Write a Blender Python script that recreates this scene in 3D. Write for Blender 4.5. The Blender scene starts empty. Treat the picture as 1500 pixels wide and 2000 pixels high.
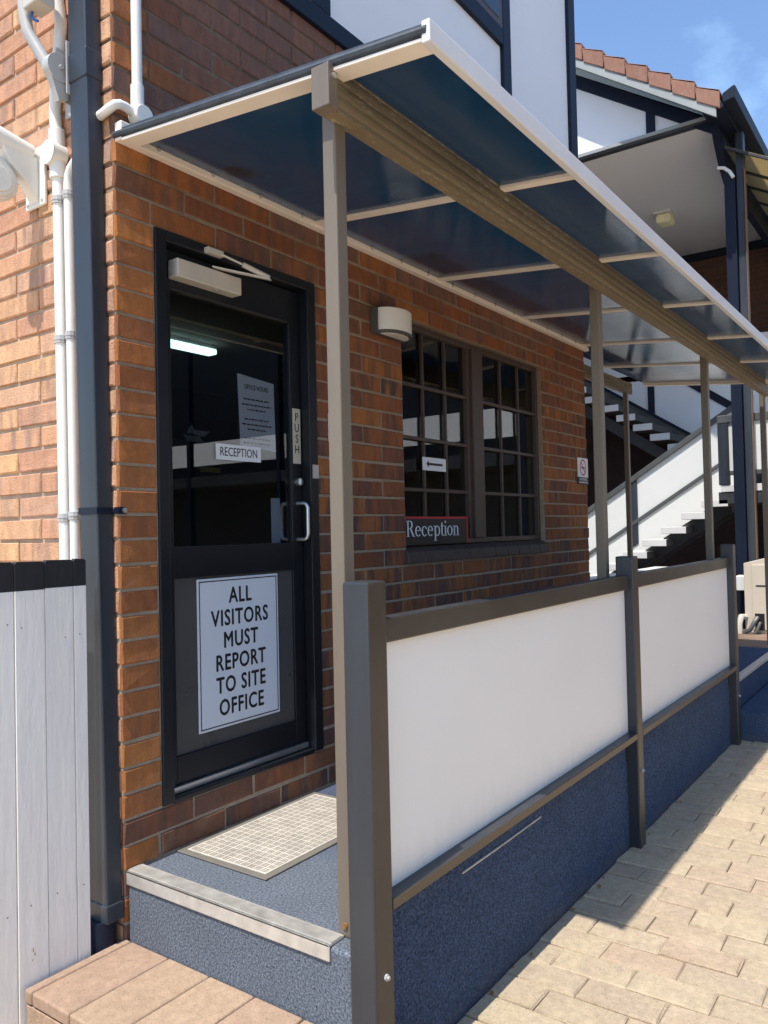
import bpy, bmesh, math, random
from mathutils import Vector, Matrix
random.seed(7)
S = bpy.context.scene
COL = S.collection

# ------------------------------------------------------------------ camera
cam_d = bpy.data.cameras.new('camera'); cam = bpy.data.objects.new('camera', cam_d); COL.objects.link(cam)
cam_d.sensor_fit = 'VERTICAL'; cam_d.sensor_height = 36.0; cam_d.lens = 36.0*1557.85/2000
cam_d.clip_start = 0.05; cam_d.clip_end = 500
_r = Vector((0.5820202, -0.81287315, -0.02212993)); _u = Vector((-0.00569729, -0.03128984, 0.99949412)); _f = Vector((0.81315437, 0.58159968, 0.02284249))
M = Matrix(((_r.x, _u.x, -_f.x, -1.67053), (_r.y, _u.y, -_f.y, -2.29897), (_r.z, _u.z, -_f.z, 1.12943), (0, 0, 0, 1)))
cam.matrix_world = M
S.camera = cam

# ------------------------------------------------------------------ sky, sun, exposure
SUN_TO = Vector((-0.432, -0.014, 0.902)).normalized()      # towards the sun
w = bpy.data.worlds.new('World'); S.world = w; w.use_nodes = True
nt = w.node_tree; nt.nodes.clear()
out = nt.nodes.new('ShaderNodeOutputWorld'); bg = nt.nodes.new('ShaderNodeBackground'); bg.inputs[1].default_value = 0.15
sky = nt.nodes.new('ShaderNodeTexSky'); sky.sky_type = 'NISHITA'; sky.sun_disc = False
sky.sun_elevation = math.asin(SUN_TO.z); sky.sun_rotation = math.atan2(SUN_TO.x, SUN_TO.y)
sky.air_density = 1.0; sky.dust_density = 0.5; sky.ozone_density = 2.6
tc = nt.nodes.new('ShaderNodeTexCoord'); mp = nt.nodes.new('ShaderNodeMapping'); mp.inputs['Scale'].default_value = (1.2, 2.6, 4.2); mp.inputs['Rotation'].default_value = (0.3, 0.2, 0.5)
nz = nt.nodes.new('ShaderNodeTexNoise'); nz.inputs['Scale'].default_value = 2.1; nz.inputs['Detail'].default_value = 7; nz.inputs['Roughness'].default_value = 0.55
cr = nt.nodes.new('ShaderNodeValToRGB'); cr.color_ramp.elements[0].position = 0.50; cr.color_ramp.elements[0].color = (0, 0, 0, 1); cr.color_ramp.elements[1].position = 0.8; cr.color_ramp.elements[1].color = (0.5, 0.5, 0.5, 1)
tn = nt.nodes.new('ShaderNodeMixRGB'); tn.blend_type = 'MULTIPLY'; tn.inputs[0].default_value = 1.0; tn.inputs[2].default_value = (1.0, 1.05, 1.09, 1)
mx = nt.nodes.new('ShaderNodeMixRGB'); mx.inputs[2].default_value = (4.4, 6.6, 9.4, 1)
nt.links.new(tc.outputs['Generated'], mp.inputs[0]); nt.links.new(mp.outputs[0], nz.inputs['Vector']); nt.links.new(nz.outputs[0], cr.inputs[0])
nt.links.new(cr.outputs[0], mx.inputs[0]); nt.links.new(sky.outputs[0], tn.inputs[1]); nt.links.new(tn.outputs[0], mx.inputs[1]); nt.links.new(mx.outputs[0], bg.inputs[0]); nt.links.new(bg.outputs[0], out.inputs[0])
sun_d = bpy.data.lights.new('sun', 'SUN'); sun_d.energy = 3.8; sun_d.angle = math.radians(0.53); sun_d.color = (1.0, 0.95, 0.88)
sun = bpy.data.objects.new('sun', sun_d); COL.objects.link(sun); sun.rotation_euler = SUN_TO.to_track_quat('Z', 'Y').to_euler()
sun.location = (-6, 0, 12)
S.view_settings.view_transform = 'Standard'; S.view_settings.look = 'None'; S.view_settings.exposure = 0.66; S.view_settings.gamma = 1.0
S.view_settings.use_curve_mapping = False

# ------------------------------------------------------------------ materials
def nodes(name):
    m = bpy.data.materials.new(name); m.use_nodes = True
    t = m.node_tree; b = t.nodes['Principled BSDF']
    return m, t, b
def ramp(t, fac, stops):
    r = t.nodes.new('ShaderNodeValToRGB'); e = r.color_ramp.elements
    while len(e) < len(stops): e.new(0.5)
    for k, (p, c) in enumerate(stops):
        e[k].position = p; e[k].color = (*c, 1)
    t.links.new(fac, r.inputs[0]); return r.outputs[0]
def noise(t, vec, scale, detail=4, rough=0.55, sc=None):
    n = t.nodes.new('ShaderNodeTexNoise'); n.inputs['Scale'].default_value = scale; n.inputs['Detail'].default_value = detail; n.inputs['Roughness'].default_value = rough
    if sc:
        mpn = t.nodes.new('ShaderNodeMapping'); mpn.inputs['Scale'].default_value = sc; t.links.new(vec, mpn.inputs[0]); vec = mpn.outputs[0]
    t.links.new(vec, n.inputs['Vector']); return n.outputs[0]
def pos(t): return t.nodes.new('ShaderNodeNewGeometry').outputs['Position']
def mixc(t, fac, a, b, mode='MIX'):
    n = t.nodes.new('ShaderNodeMixRGB'); n.blend_type = mode
    for i, x in ((0, fac), (1, a), (2, b)):
        if isinstance(x, (int, float)): n.inputs[i].default_value = x
        elif isinstance(x, tuple): n.inputs[i].default_value = (*x, 1)
        else: t.links.new(x, n.inputs[i])
    return n.outputs[0]
def math_(t, op, a, b=0.0):
    n = t.nodes.new('ShaderNodeMath'); n.operation = op
    for i, x in ((0, a), (1, b)):
        if isinstance(x, (int, float)): n.inputs[i].default_value = x
        else: t.links.new(x, n.inputs[i])
    return n.outputs[0]
def bump(t, b, h, strength=0.3, dist=0.002):
    n = t.nodes.new('ShaderNodeBump'); n.inputs['Strength'].default_value = strength; n.inputs['Distance'].default_value = dist
    t.links.new(h, n.inputs['Height']); t.links.new(n.outputs[0], b.inputs['Normal'])
def paint(name, col, rough=0.5, var=0.12, nscale=6, bstr=0.15, bscale=60, sc=(1, 1, 1), metal=0.0, dirt=None, spec=0.5, speck=None):
    m, t, b = nodes(name); p = pos(t)
    n = noise(t, p, nscale, 5, 0.6, sc)
    lo = tuple(c*(1-var) for c in col); hi = tuple(min(1, c*(1+var)) for c in col)
    c = ramp(t, n, [(0.3, lo), (0.7, hi)])
    if dirt:
        d = noise(t, p, 2.7, 8, 0.7, sc); f = ramp(t, d, [(0.5, (0, 0, 0)), (0.72, (1, 1, 1))]); c = mixc(t, math_(t, 'MULTIPLY', f, 0.55), c, dirt)
    if speck:
        d = noise(t, p, 95, 2, 0.5); f = ramp(t, d, [(0.68, (0, 0, 0)), (0.74, (1, 1, 1))]); c = mixc(t, math_(t, 'MULTIPLY', f, 0.6), c, speck)
    t.links.new(c, b.inputs['Base Color']); b.inputs['Metallic'].default_value = metal; b.inputs['Specular IOR Level'].default_value = spec
    rr = math_(t, 'ADD', math_(t, 'MULTIPLY', n, 0.2), rough-0.1); t.links.new(rr, b.inputs['Roughness'])
    if bstr: bump(t, b, noise(t, p, bscale, 4, 0.6, sc), bstr, 0.002)
    return m
def rnd(t):
    a = t.nodes.new('ShaderNodeObjectInfo').outputs['Random']; g = t.nodes.new('ShaderNodeNewGeometry').outputs['Random Per Island']
    return math_(t, 'FRACT', math_(t, 'ADD', a, g))
def brick_mat(name, tones, flash=(0.085, 0.056, 0.052), famt=1.0, stripe=(19, 19, 2.5), pale=(0.30, 0.20, 0.14), bs=0.6, mauve=0.0, speck=0.5):
    m, t, b = nodes(name); p = pos(t); r = rnd(t)
    c = ramp(t, r, tones)
    off = t.nodes.new('ShaderNodeVectorMath'); off.operation = 'ADD'; cmb = t.nodes.new('ShaderNodeCombineXYZ')
    for i in range(3): t.links.new(math_(t, 'MULTIPLY', r, 37.0+11*i), cmb.inputs[i])
    t.links.new(p, off.inputs[0]); t.links.new(cmb.outputs[0], off.inputs[1]); q = off.outputs[0]
    n1 = noise(t, q, 1.0, 3, 0.5, stripe)                       # kiln flashing in upright bands
    f = ramp(t, n1, [(0.43, (0, 0, 0)), (0.58, (1, 1, 1))])
    r2 = math_(t, 'FRACT', math_(t, 'MULTIPLY', r, 13.7))
    c = mixc(t, math_(t, 'MULTIPLY', math_(t, 'MULTIPLY', f, math_(t, 'ADD', math_(t, 'MULTIPLY', r2, 0.85), 0.15)), famt), c, flash)
    if mauve:
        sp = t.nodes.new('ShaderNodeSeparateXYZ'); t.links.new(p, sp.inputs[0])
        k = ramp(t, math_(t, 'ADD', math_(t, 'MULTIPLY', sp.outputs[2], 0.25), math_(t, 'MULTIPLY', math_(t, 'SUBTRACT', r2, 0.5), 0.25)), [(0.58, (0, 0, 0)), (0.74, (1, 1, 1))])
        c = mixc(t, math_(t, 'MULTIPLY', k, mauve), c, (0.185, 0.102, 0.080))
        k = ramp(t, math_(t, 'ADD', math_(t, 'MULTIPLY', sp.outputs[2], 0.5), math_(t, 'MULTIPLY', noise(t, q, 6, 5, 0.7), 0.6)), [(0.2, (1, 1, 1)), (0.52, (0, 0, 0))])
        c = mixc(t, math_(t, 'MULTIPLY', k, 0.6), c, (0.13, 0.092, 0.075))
    n2 = noise(t, q, 1.0, 4, 0.6, (34, 34, 14)); c = mixc(t, 0.5, c, ramp(t, n2, [(0.3, (0.6, 0.6, 0.6)), (0.7, (1.08, 1.08, 1.08))]), 'MULTIPLY')
    n3 = noise(t, p, 170, 3, 0.6); g = ramp(t, n3, [(0.58, (0, 0, 0)), (0.70, (1, 1, 1))]); c = mixc(t, math_(t, 'MULTIPLY', g, speck), c, (0.09, 0.05, 0.04))
    n4 = noise(t, p, 9, 6, 0.7); h = ramp(t, n4, [(0.55, (0, 0, 0)), (0.75, (1, 1, 1))]); c = mixc(t, math_(t, 'MULTIPLY', h, 0.33), c, pale)
    t.links.new(c, b.inputs['Base Color']); b.inputs['Roughness'].default_value = 0.86; b.inputs['Specular IOR Level'].default_value = 0.3
    bump(t, b, math_(t, 'ADD', noise(t, q, 130, 4, 0.65), math_(t, 'MULTIPLY', noise(t, q, 22, 4, 0.6), 1.4)), bs, 0.004)
    return m
def carpet_mat(name, dark, light, scale=230, shade_tones=None):
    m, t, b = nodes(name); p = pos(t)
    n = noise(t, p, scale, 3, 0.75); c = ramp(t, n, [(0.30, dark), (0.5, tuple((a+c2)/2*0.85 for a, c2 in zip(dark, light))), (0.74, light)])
    if shade_tones:      # sunlight painted in: grey at the open end, shade tones beyond
        c2 = ramp(t, n, [(0.30, shade_tones[0]), (0.74, shade_tones[1])]); sp = t.nodes.new('ShaderNodeSeparateXYZ'); t.links.new(p, sp.inputs[0])
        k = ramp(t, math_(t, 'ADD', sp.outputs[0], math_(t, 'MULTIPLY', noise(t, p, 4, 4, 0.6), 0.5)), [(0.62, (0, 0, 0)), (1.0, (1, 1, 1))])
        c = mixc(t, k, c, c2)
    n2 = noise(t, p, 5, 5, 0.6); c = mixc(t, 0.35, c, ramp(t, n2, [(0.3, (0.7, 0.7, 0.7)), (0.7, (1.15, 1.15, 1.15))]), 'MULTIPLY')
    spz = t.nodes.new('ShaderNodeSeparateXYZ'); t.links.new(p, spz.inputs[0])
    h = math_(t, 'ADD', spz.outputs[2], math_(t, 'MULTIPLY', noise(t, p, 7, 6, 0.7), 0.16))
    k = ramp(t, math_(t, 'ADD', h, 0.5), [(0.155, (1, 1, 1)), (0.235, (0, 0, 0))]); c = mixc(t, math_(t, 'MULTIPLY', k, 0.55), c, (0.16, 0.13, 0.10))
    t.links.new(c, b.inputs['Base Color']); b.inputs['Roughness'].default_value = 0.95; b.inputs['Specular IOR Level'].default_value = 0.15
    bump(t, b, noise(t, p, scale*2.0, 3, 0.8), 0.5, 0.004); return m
def glass_mat(name, tint, f0=0.05, gain=1.0):
    m = bpy.data.materials.new(name); m.use_nodes = True; t = m.node_tree; t.nodes.clear()
    o = t.nodes.new('ShaderNodeOutputMaterial'); tr = t.nodes.new('ShaderNodeBsdfTransparent'); tr.inputs[0].default_value = (*tint, 1)
    gl = t.nodes.new('ShaderNodeBsdfGlossy'); gl.inputs['Roughness'].default_value = 0.0; gl.inputs[0].default_value = (1, 1, 1, 1)
    lw = t.nodes.new('ShaderNodeLayerWeight'); lw.inputs[0].default_value = 0.5
    k = math_(t, 'ADD', math_(t, 'MULTIPLY', math_(t, 'POWER', lw.outputs['Facing'], 5.0), gain*(1-f0)), f0)
    mix = t.nodes.new('ShaderNodeMixShader'); t.links.new(k, mix.inputs[0]); t.links.new(tr.outputs[0], mix.inputs[1]); t.links.new(gl.outputs[0], mix.inputs[2]); t.links.new(mix.outputs[0], o.inputs[0])
    return m
def glow(name, col, strength):
    m, t, b = nodes(name); b.inputs['Base Color'].default_value = (*col, 1); b.inputs['Emission Color'].default_value = (*col, 1); b.inputs['Emission Strength'].default_value = strength
    return m

MT = {}
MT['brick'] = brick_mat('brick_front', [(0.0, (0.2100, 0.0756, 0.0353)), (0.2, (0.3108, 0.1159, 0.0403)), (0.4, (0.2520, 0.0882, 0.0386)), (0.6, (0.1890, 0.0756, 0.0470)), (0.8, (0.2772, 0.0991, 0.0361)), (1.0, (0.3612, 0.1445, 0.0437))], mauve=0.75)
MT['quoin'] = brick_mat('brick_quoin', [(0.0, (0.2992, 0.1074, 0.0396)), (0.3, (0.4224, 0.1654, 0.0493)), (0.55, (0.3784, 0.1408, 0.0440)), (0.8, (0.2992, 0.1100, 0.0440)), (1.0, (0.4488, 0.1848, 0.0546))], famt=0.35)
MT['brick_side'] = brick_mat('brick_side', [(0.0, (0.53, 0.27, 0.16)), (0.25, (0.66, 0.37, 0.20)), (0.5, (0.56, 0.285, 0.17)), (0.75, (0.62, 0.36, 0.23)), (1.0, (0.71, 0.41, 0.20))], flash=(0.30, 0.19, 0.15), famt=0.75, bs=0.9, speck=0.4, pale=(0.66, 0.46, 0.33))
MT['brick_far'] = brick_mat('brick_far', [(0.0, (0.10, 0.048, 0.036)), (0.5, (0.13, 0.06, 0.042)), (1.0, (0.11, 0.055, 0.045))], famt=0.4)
def mortar_mat():
    m, t, b = nodes('mortar'); p = pos(t); sp = t.nodes.new('ShaderNodeSeparateXYZ'); t.links.new(p, sp.inputs[0])
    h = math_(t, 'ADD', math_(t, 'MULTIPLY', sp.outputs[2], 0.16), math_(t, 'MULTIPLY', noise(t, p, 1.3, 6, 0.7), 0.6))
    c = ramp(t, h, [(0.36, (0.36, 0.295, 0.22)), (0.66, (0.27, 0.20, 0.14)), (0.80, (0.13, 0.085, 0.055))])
    c = mixc(t, 0.6, c, ramp(t, noise(t, p, 40, 4, 0.7), [(0.3, (0.6, 0.6, 0.6)), (0.7, (1.1, 1.1, 1.1))]), 'MULTIPLY')
    t.links.new(c, b.inputs['Base Color']); b.inputs['Roughness'].default_value = 0.95; bump(t, b, noise(t, p, 120, 4, 0.6), 0.5, 0.003); return m
MT['mortar'] = mortar_mat()
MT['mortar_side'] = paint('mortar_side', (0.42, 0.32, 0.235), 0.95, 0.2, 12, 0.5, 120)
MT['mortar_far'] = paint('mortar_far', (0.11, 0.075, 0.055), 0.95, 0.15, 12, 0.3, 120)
MT['paver'] = brick_mat('paver', [(0.0, (0.47, 0.375, 0.25)), (0.3, (0.52, 0.42, 0.28)), (0.6, (0.48, 0.38, 0.255)), (0.88, (0.48, 0.355, 0.245)), (1.0, (0.51, 0.415, 0.28))], flash=(0.42, 0.325, 0.24), famt=0.6, stripe=(8, 8, 8), pale=(0.64, 0.50, 0.37), bs=1.0, speck=0.55)
MT['paver_sand'] = paint('paver_sand', (0.33, 0.255, 0.175), 0.95, 0.3, 25, 0.6, 150)
MT['step_paver'] = brick_mat('step_paver', [(0.0, (0.38, 0.265, 0.18)), (0.5, (0.43, 0.305, 0.205)), (1.0, (0.39, 0.265, 0.185))], flash=(0.32, 0.22, 0.15), famt=0.35, stripe=(5, 5, 5), pale=(0.52, 0.40, 0.28), bs=0.7)
def drive_mat():
    m, t, b = nodes('drive'); p = pos(t); bt = t.nodes.new('ShaderNodeTexBrick'); bt.inputs['Scale'].default_value = 1.0; bt.inputs['Brick Width'].default_value = 0.265; bt.inputs['Row Height'].default_value = 0.138; bt.inputs['Mortar Size'].default_value = 0.005
    mpn = t.nodes.new('ShaderNodeMapping'); mpn.inputs['Rotation'].default_value = (0, 0, math.pi/2); t.links.new(p, mpn.inputs[0]); t.links.new(mpn.outputs[0], bt.inputs['Vector'])
    bt.inputs['Color1'].default_value = (0.52, 0.41, 0.29, 1); bt.inputs['Color2'].default_value = (0.55, 0.44, 0.31, 1); bt.inputs['Mortar'].default_value = (0.25, 0.18, 0.12, 1)
    c = mixc(t, 0.4, bt.outputs[0], ramp(t, noise(t, p, 9, 6, 0.7), [(0.3, (0.75, 0.75, 0.75)), (0.7, (1.1, 1.1, 1.1))]), 'MULTIPLY'); t.links.new(c, b.inputs['Base Color']); b.inputs['Roughness'].default_value = 0.9
    bump(t, b, noise(t, p, 90, 4, 0.6), 0.4, 0.003); return m
MT['drive'] = drive_mat()
MT['concrete'] = paint('concrete', (0.40, 0.34, 0.26), 0.9, 0.2, 3, 0.4, 90)
MT['brown_path'] = paint('brown_path', (0.20, 0.13, 0.09), 0.9, 0.25, 6, 0.4, 90)
MT['carpet'] = carpet_mat('carpet', (0.016, 0.023, 0.040), (0.27, 0.305, 0.355), 150, shade_tones=((0.006, 0.014, 0.036), (0.15, 0.19, 0.27)))
MT['carpet_navy'] = carpet_mat('carpet_navy', (0.005, 0.014, 0.040), (0.125, 0.175, 0.275), 150)  # same carpet with its shade put into the colour
MT['mat_border'] = paint('mat_border', (0.16, 0.145, 0.12), 0.8, 0.1, 20, 0.3, 200)
MT['mat_base'] = paint('mat_base', (0.50, 0.465, 0.40), 0.9, 0.2, 14, 0.3, 300)
MT['mat_rib'] = paint('mat_rib', (0.17, 0.13, 0.10), 0.9, 0.3, 30, 0.3, 300)
MT['navy'] = paint('navy_paint', (0.0080, 0.0128, 0.0272), 0.5, 0.15, 8, 0.15, 40, (1, 1, .15), spec=0.2)
MT['navy_pipe'] = paint('navy_pipe', (0.0245, 0.031, 0.041), 0.42, 0.3, 11, 0.12, 30, (1, 1, .07), dirt=(0.075, 0.085, 0.10), speck=None)
MT['door_black'] = paint('door_black', (0.0064, 0.0080, 0.0120), 0.36, 0.1, 8, 0.05, 40)
MT['door_panel'] = paint('door_panel', (0.075, 0.073, 0.070), 0.30, 0.1, 3, 0.0)
MT['charcoal_bounce'] = paint('charcoal_bounce', (0.0462, 0.0356, 0.0271), 0.36, 0.18, 9, 0.25, 45, (.5, 1, .5), dirt=(0.085, 0.075, 0.065))  # charcoal with the warm reflection of the paving put into the colour
MT['charcoal'] = paint('charcoal_paint', (0.0324, 0.0367, 0.0432), 0.36, 0.18, 9, 0.25, 45, (1, 1, .12), dirt=(0.085, 0.075, 0.065))
MT['charcoal_rail'] = paint('charcoal_rail', (0.0324, 0.0367, 0.0432), 0.4, 0.18, 9, 0.25, 45, (.12, 1, 1))
MT['bottom_rail'] = paint('bottom_rail_bounce', (0.1062, 0.0765, 0.0476), 0.4, 0.15, 9, 0.2, 45, (.12, 1, 1))  # rail front, warm paving reflection put into the colour
MT['panel_white'] = paint('panel_white', (0.87, 0.855, 0.83), 0.42, 0.02, 1.5, 0.06, 14, dirt=(0.80, 0.79, 0.76))
def panel_mat():
    m, t, b = nodes('panel_white'); p = pos(t); sp = t.nodes.new('ShaderNodeSeparateXYZ'); t.links.new(p, sp.inputs[0])
    c = ramp(t, noise(t, p, 1.4, 4, 0.6), [(0.3, (0.87, 0.835, 0.775)), (0.7, (0.90, 0.87, 0.815))])
    h = math_(t, 'ADD', sp.outputs[2], math_(t, 'MULTIPLY', noise(t, p, 1.0, 6, 0.7, (22, 22, 5)), 0.30))
    k = ramp(t, h, [(0.24, (1, 1, 1)), (0.40, (0, 0, 0))]); c = mixc(t, math_(t, 'MULTIPLY', k, 0.22), c, (0.50, 0.44, 0.35))
    s1 = ramp(t, noise(t, p, 1.0, 3, 0.5, (70, 70, 5)), [(0.70, (0, 0, 0)), (0.74, (1, 1, 1))]); s2 = ramp(t, noise(t, p, 1.7, 2, 0.5), [(0.55, (0, 0, 0)), (0.66, (1, 1, 1))])
    c = mixc(t, math_(t, 'MULTIPLY', math_(t, 'MULTIPLY', s1, s2), 0.25), c, (0.45, 0.43, 0.40))
    t.links.new(c, b.inputs['Base Color']); b.inputs['Roughness'].default_value = 0.38; bump(t, b, noise(t, p, 2.2, 3, 0.5), 0.10, 0.03); return m
MT['panel_white'] = panel_mat()
MT['render_white'] = paint('render_white', (0.76, 0.77, 0.79), 0.7, 0.03, 1.2, 0.1, 60)
MT['sun_white'] = paint('balustrade_white', (0.66, 0.66, 0.63), 0.5, 0.02, 2, 0.05, 40)
MT['white_gloss'] = paint('parapet_white', (0.86, 0.86, 0.84), 0.5, 0.02, 2, 0.0)
MT['shade_white'] = paint('stair_wall_white', (0.70, 0.73, 0.77), 0.7, 0.03, 1.2, 0.05, 60)
MT['fence_white'] = paint('fence_white', (0.87, 0.84, 0.79), 0.7, 0.07, 5, 1.0, 42, (1, 1, .16), dirt=(0.80, 0.76, 0.69))
MT['fence_black'] = paint('fence_black', (0.016, 0.016, 0.019), 0.55, 0.15, 8, 0.7, 36, (1, 1, .22))
MT['cream'] = paint('cream_aluminium', (0.85, 0.76, 0.65), 0.45, 0.05, 4, 0.05, 40)
MT['white_metal'] = paint('white_metal', (0.70, 0.69, 0.685), 0.4, 0.03, 4, 0.03, 40)
MT['taupe'] = paint('taupe_powdercoat', (0.155, 0.124, 0.094), 0.42, 0.10, 5, 0.08, 50, (1, 1, .2), dirt=(0.205, 0.165, 0.105))
MT['rubber'] = paint('rubber', (0.04, 0.05, 0.065), 0.5, 0.4, 14, 0.2, 60)
MT['pvc'] = paint('pvc_white', (0.76, 0.74, 0.68), 0.4, 0.04, 8, 0.04, 40)
MT['grey_metal'] = paint('grey_metal', (0.42, 0.41, 0.39), 0.45, 0.1, 8, 0.1, 60)
MT['steel'] = paint('steel', (0.62, 0.63, 0.64), 0.3, 0.06, 8, 0.03, 60, metal=0.9)
MT['alu'] = paint('aluminium_nosing', (0.66, 0.63, 0.57), 0.42, 0.15, 20, 0.1, 90, metal=0.55)
MT['grip'] = paint('grip_strip', (0.27, 0.255, 0.225), 0.9, 0.25, 20, 0.5, 300)
MT['closer'] = paint('closer_beige', (0.52, 0.48, 0.41), 0.4, 0.05, 8, 0.03, 40)
MT['brown_frame'] = paint('brown_window', (0.0620, 0.0397, 0.0329), 0.42, 0.12, 8, 0.1, 50)
MT['sill'] = paint('sill_brick', (0.060, 0.043, 0.037), 0.6, 0.3, 20, 0.4, 90)
MT['black'] = paint('black_ink', (0.012, 0.011, 0.012), 0.5, 0.05, 4, 0.0)
MT['red'] = paint('red_paint', (0.42, 0.018, 0.028), 0.4, 0.1, 6, 0.0)
MT['sign_white'] = paint('sign_white', (0.70, 0.73, 0.77), 0.35, 0.02, 3, 0.0)
MT['paper'] = paint('paper', (0.80, 0.82, 0.88), 0.6, 0.03, 6, 0.0)
MT['push_plate'] = paint('push_plate', (0.50, 0.48, 0.38), 0.4, 0.05, 6, 0.0)
MT['lamp_body'] = paint('lamp_body', (0.075, 0.08, 0.075), 0.45, 0.1, 8, 0.1, 60)
MT['lamp_glass'] = paint('lamp_diffuser', (0.72, 0.70, 0.66), 0.3, 0.02, 4, 0.0)
MT['tile'] = brick_mat('roof_tile', [(0.0, (0.29, 0.145, 0.10)), (0.5, (0.34, 0.17, 0.115)), (1.0, (0.31, 0.16, 0.115))], flash=(0.38, 0.23, 0.165), famt=0.5, stripe=(6, 6, 6))
MT['barge'] = paint('barge_grey', (0.30, 0.32, 0.31), 0.6, 0.08, 5, 0.1, 60)
MT['ceiling'] = paint('verandah_ceiling', (0.64, 0.66, 0.69), 0.7, 0.03, 0.8, 0.05, 40)
MT['ac'] = paint('beige_steel', (0.60, 0.52, 0.41), 0.45, 0.03, 3, 0.03, 40)
MT['dark_room'] = paint('dark_room', (0.02, 0.018, 0.018), 0.8, 0.3, 3, 0.0)
MT['undercroft'] = paint('undercroft_brick', (0.038, 0.022, 0.02), 0.9, 0.3, 6, 0.3, 60)
MT['office_ceiling'] = paint('office_ceiling', (0.22, 0.20, 0.17), 0.9, 0.1, 60, 0.0)
MT['desk'] = paint('desk_wood', (0.035, 0.022, 0.018), 0.5, 0.2, 6, 0.0)
MT['brass'] = paint('brass', (0.75, 0.52, 0.16), 0.4, 0.1, 8, 0.0)
MT['tread'] = paint('concrete_tread', (0.60, 0.59, 0.56), 0.8, 0.06, 6, 0.2, 60)
MT['tread_under'] = paint('tread_under', (0.075, 0.078, 0.076), 0.8, 0.1, 6, 0.2, 60)
MT['dark_steel'] = paint('dark_steel', (0.03, 0.032, 0.035), 0.5, 0.2, 6, 0.1, 60)
MT['rail_grey'] = paint('rail_grey', (0.0750, 0.0788, 0.0788), 0.45, 0.12, 6, 0.1, 60)
MT['wood_brown'] = paint('timber_brown', (0.16, 0.09, 0.045), 0.6, 0.2, 6, 0.2, 60)
MT['leaf'] = paint('dry_leaf', (0.26, 0.13, 0.035), 0.8, 0.4, 60, 0.0)
MT['glass'] = glass_mat('window_glass', (0.55, 0.58, 0.6), 0.07, 0.95)
MT['glass_door'] = glass_mat('door_glass', (0.68, 0.71, 0.74), 0.07, 0.95)
MT['tube'] = glow('tube_glow', (0.66, 1.0, 0.90), 2.6)
MT['blue_wire'] = paint('blue_tape', (0.03, 0.13, 0.4), 0.5, 0.1, 6, 0.0)
MT['lens_yellow'] = paint('lens_yellow', (0.88, 0.84, 0.55), 0.35, 0.05, 20, 0.0)
# weathered bronze beam
def beam_mat():
    m, t, b = nodes('weathered_beam'); p = pos(t)
    n = noise(t, p, 5, 5, 0.6, (.4, 1, 1)); c = ramp(t, n, [(0.3, (0.105, 0.083, 0.052)), (0.7, (0.145, 0.116, 0.074))])
    spz = t.nodes.new('ShaderNodeSeparateXYZ'); t.links.new(p, spz.inputs[0]); c = mixc(t, ramp(t, math_(t, 'SUBTRACT', spz.outputs[2], 2.0), [(0.32, (1, 1, 1)), (0.36, (0, 0, 0))]), c, (0.19, 0.145, 0.085))
    n2 = noise(t, p, 1, 7, 0.75, (24, 80, 170)); f = ramp(t, n2, [(0.54, (0, 0, 0)), (0.61, (1, 1, 1))])
    n3 = noise(t, p, 1.0, 3, 0.5, (1.1, 2, 14)); g = ramp(t, n3, [(0.40, (0, 0, 0)), (0.56, (1, 1, 1))])
    c = mixc(t, math_(t, 'MULTIPLY', math_(t, 'MULTIPLY', f, g), 0.8), c, (0.40, 0.36, 0.28))
    t.links.new(c, b.inputs['Base Color']); b.inputs['Roughness'].default_value = 0.6; bump(t, b, n2, 0.08, 0.002); return m
MT['beam'] = beam_mat()
# tinted multiwall roofing: glossy, fine ribs across the run
def sheet_mat():
    m, t, b = nodes('tinted_roof_sheet'); p = pos(t)
    wv = t.nodes.new('ShaderNodeTexWave'); wv.wave_type = 'BANDS'; wv.bands_direction = 'X'; wv.inputs['Scale'].default_value = 26; wv.inputs['Distortion'].default_value = 0.6; wv.inputs['Detail'].default_value = 1; wv.inputs['Detail Scale'].default_value = 1
    t.links.new(p, wv.inputs['Vector'])
    n = noise(t, p, 1.0, 3, 0.5, (5, 1.4, 1))
    c = ramp(t, n, [(0.3, (0.008, 0.024, 0.045)), (0.7, (0.013, 0.034, 0.062))]); t.links.new(c, b.inputs['Base Color'])
    b.inputs['Roughness'].default_value = 0.07; b.inputs['IOR'].default_value = 1.75
    h = math_(t, 'ADD', math_(t, 'MULTIPLY', wv.outputs[0], 0.22), math_(t, 'MULTIPLY', noise(t, p, 1.0, 2, 0.5, (9, 2.2, 1)), 1.0))
    bump(t, b, h, 0.12, 0.01)
    o = t.nodes['Material Output']; tl = t.nodes.new('ShaderNodeBsdfTranslucent'); tl.inputs[0].default_value = (0.015, 0.066, 0.098, 1)
    ad = t.nodes.new('ShaderNodeAddShader'); t.links.new(b.outputs[0], ad.inputs[0]); t.links.new(tl.outputs[0], ad.inputs[1]); t.links.new(ad.outputs[0], o.inputs[0])
    return m
MT['sheet'] = sheet_mat()
def tan_mat():
    m = bpy.data.materials.new('tan_translucent'); m.use_nodes = True; t = m.node_tree; b = t.nodes['Principled BSDF']; o = t.nodes['Material Output']
    b.inputs['Base Color'].default_value = (0.46, 0.39, 0.26, 1); b.inputs['Roughness'].default_value = 0.5
    tl = t.nodes.new('ShaderNodeBsdfTranslucent'); tl.inputs[0].default_value = (0.60, 0.50, 0.32, 1)
    mix = t.nodes.new('ShaderNodeMixShader'); mix.inputs[0].default_value = 0.6; t.links.new(b.outputs[0], mix.inputs[1]); t.links.new(tl.outputs[0], mix.inputs[2]); t.links.new(mix.outputs[0], o.inputs[0]); return m
MT['tan'] = tan_mat()

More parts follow.
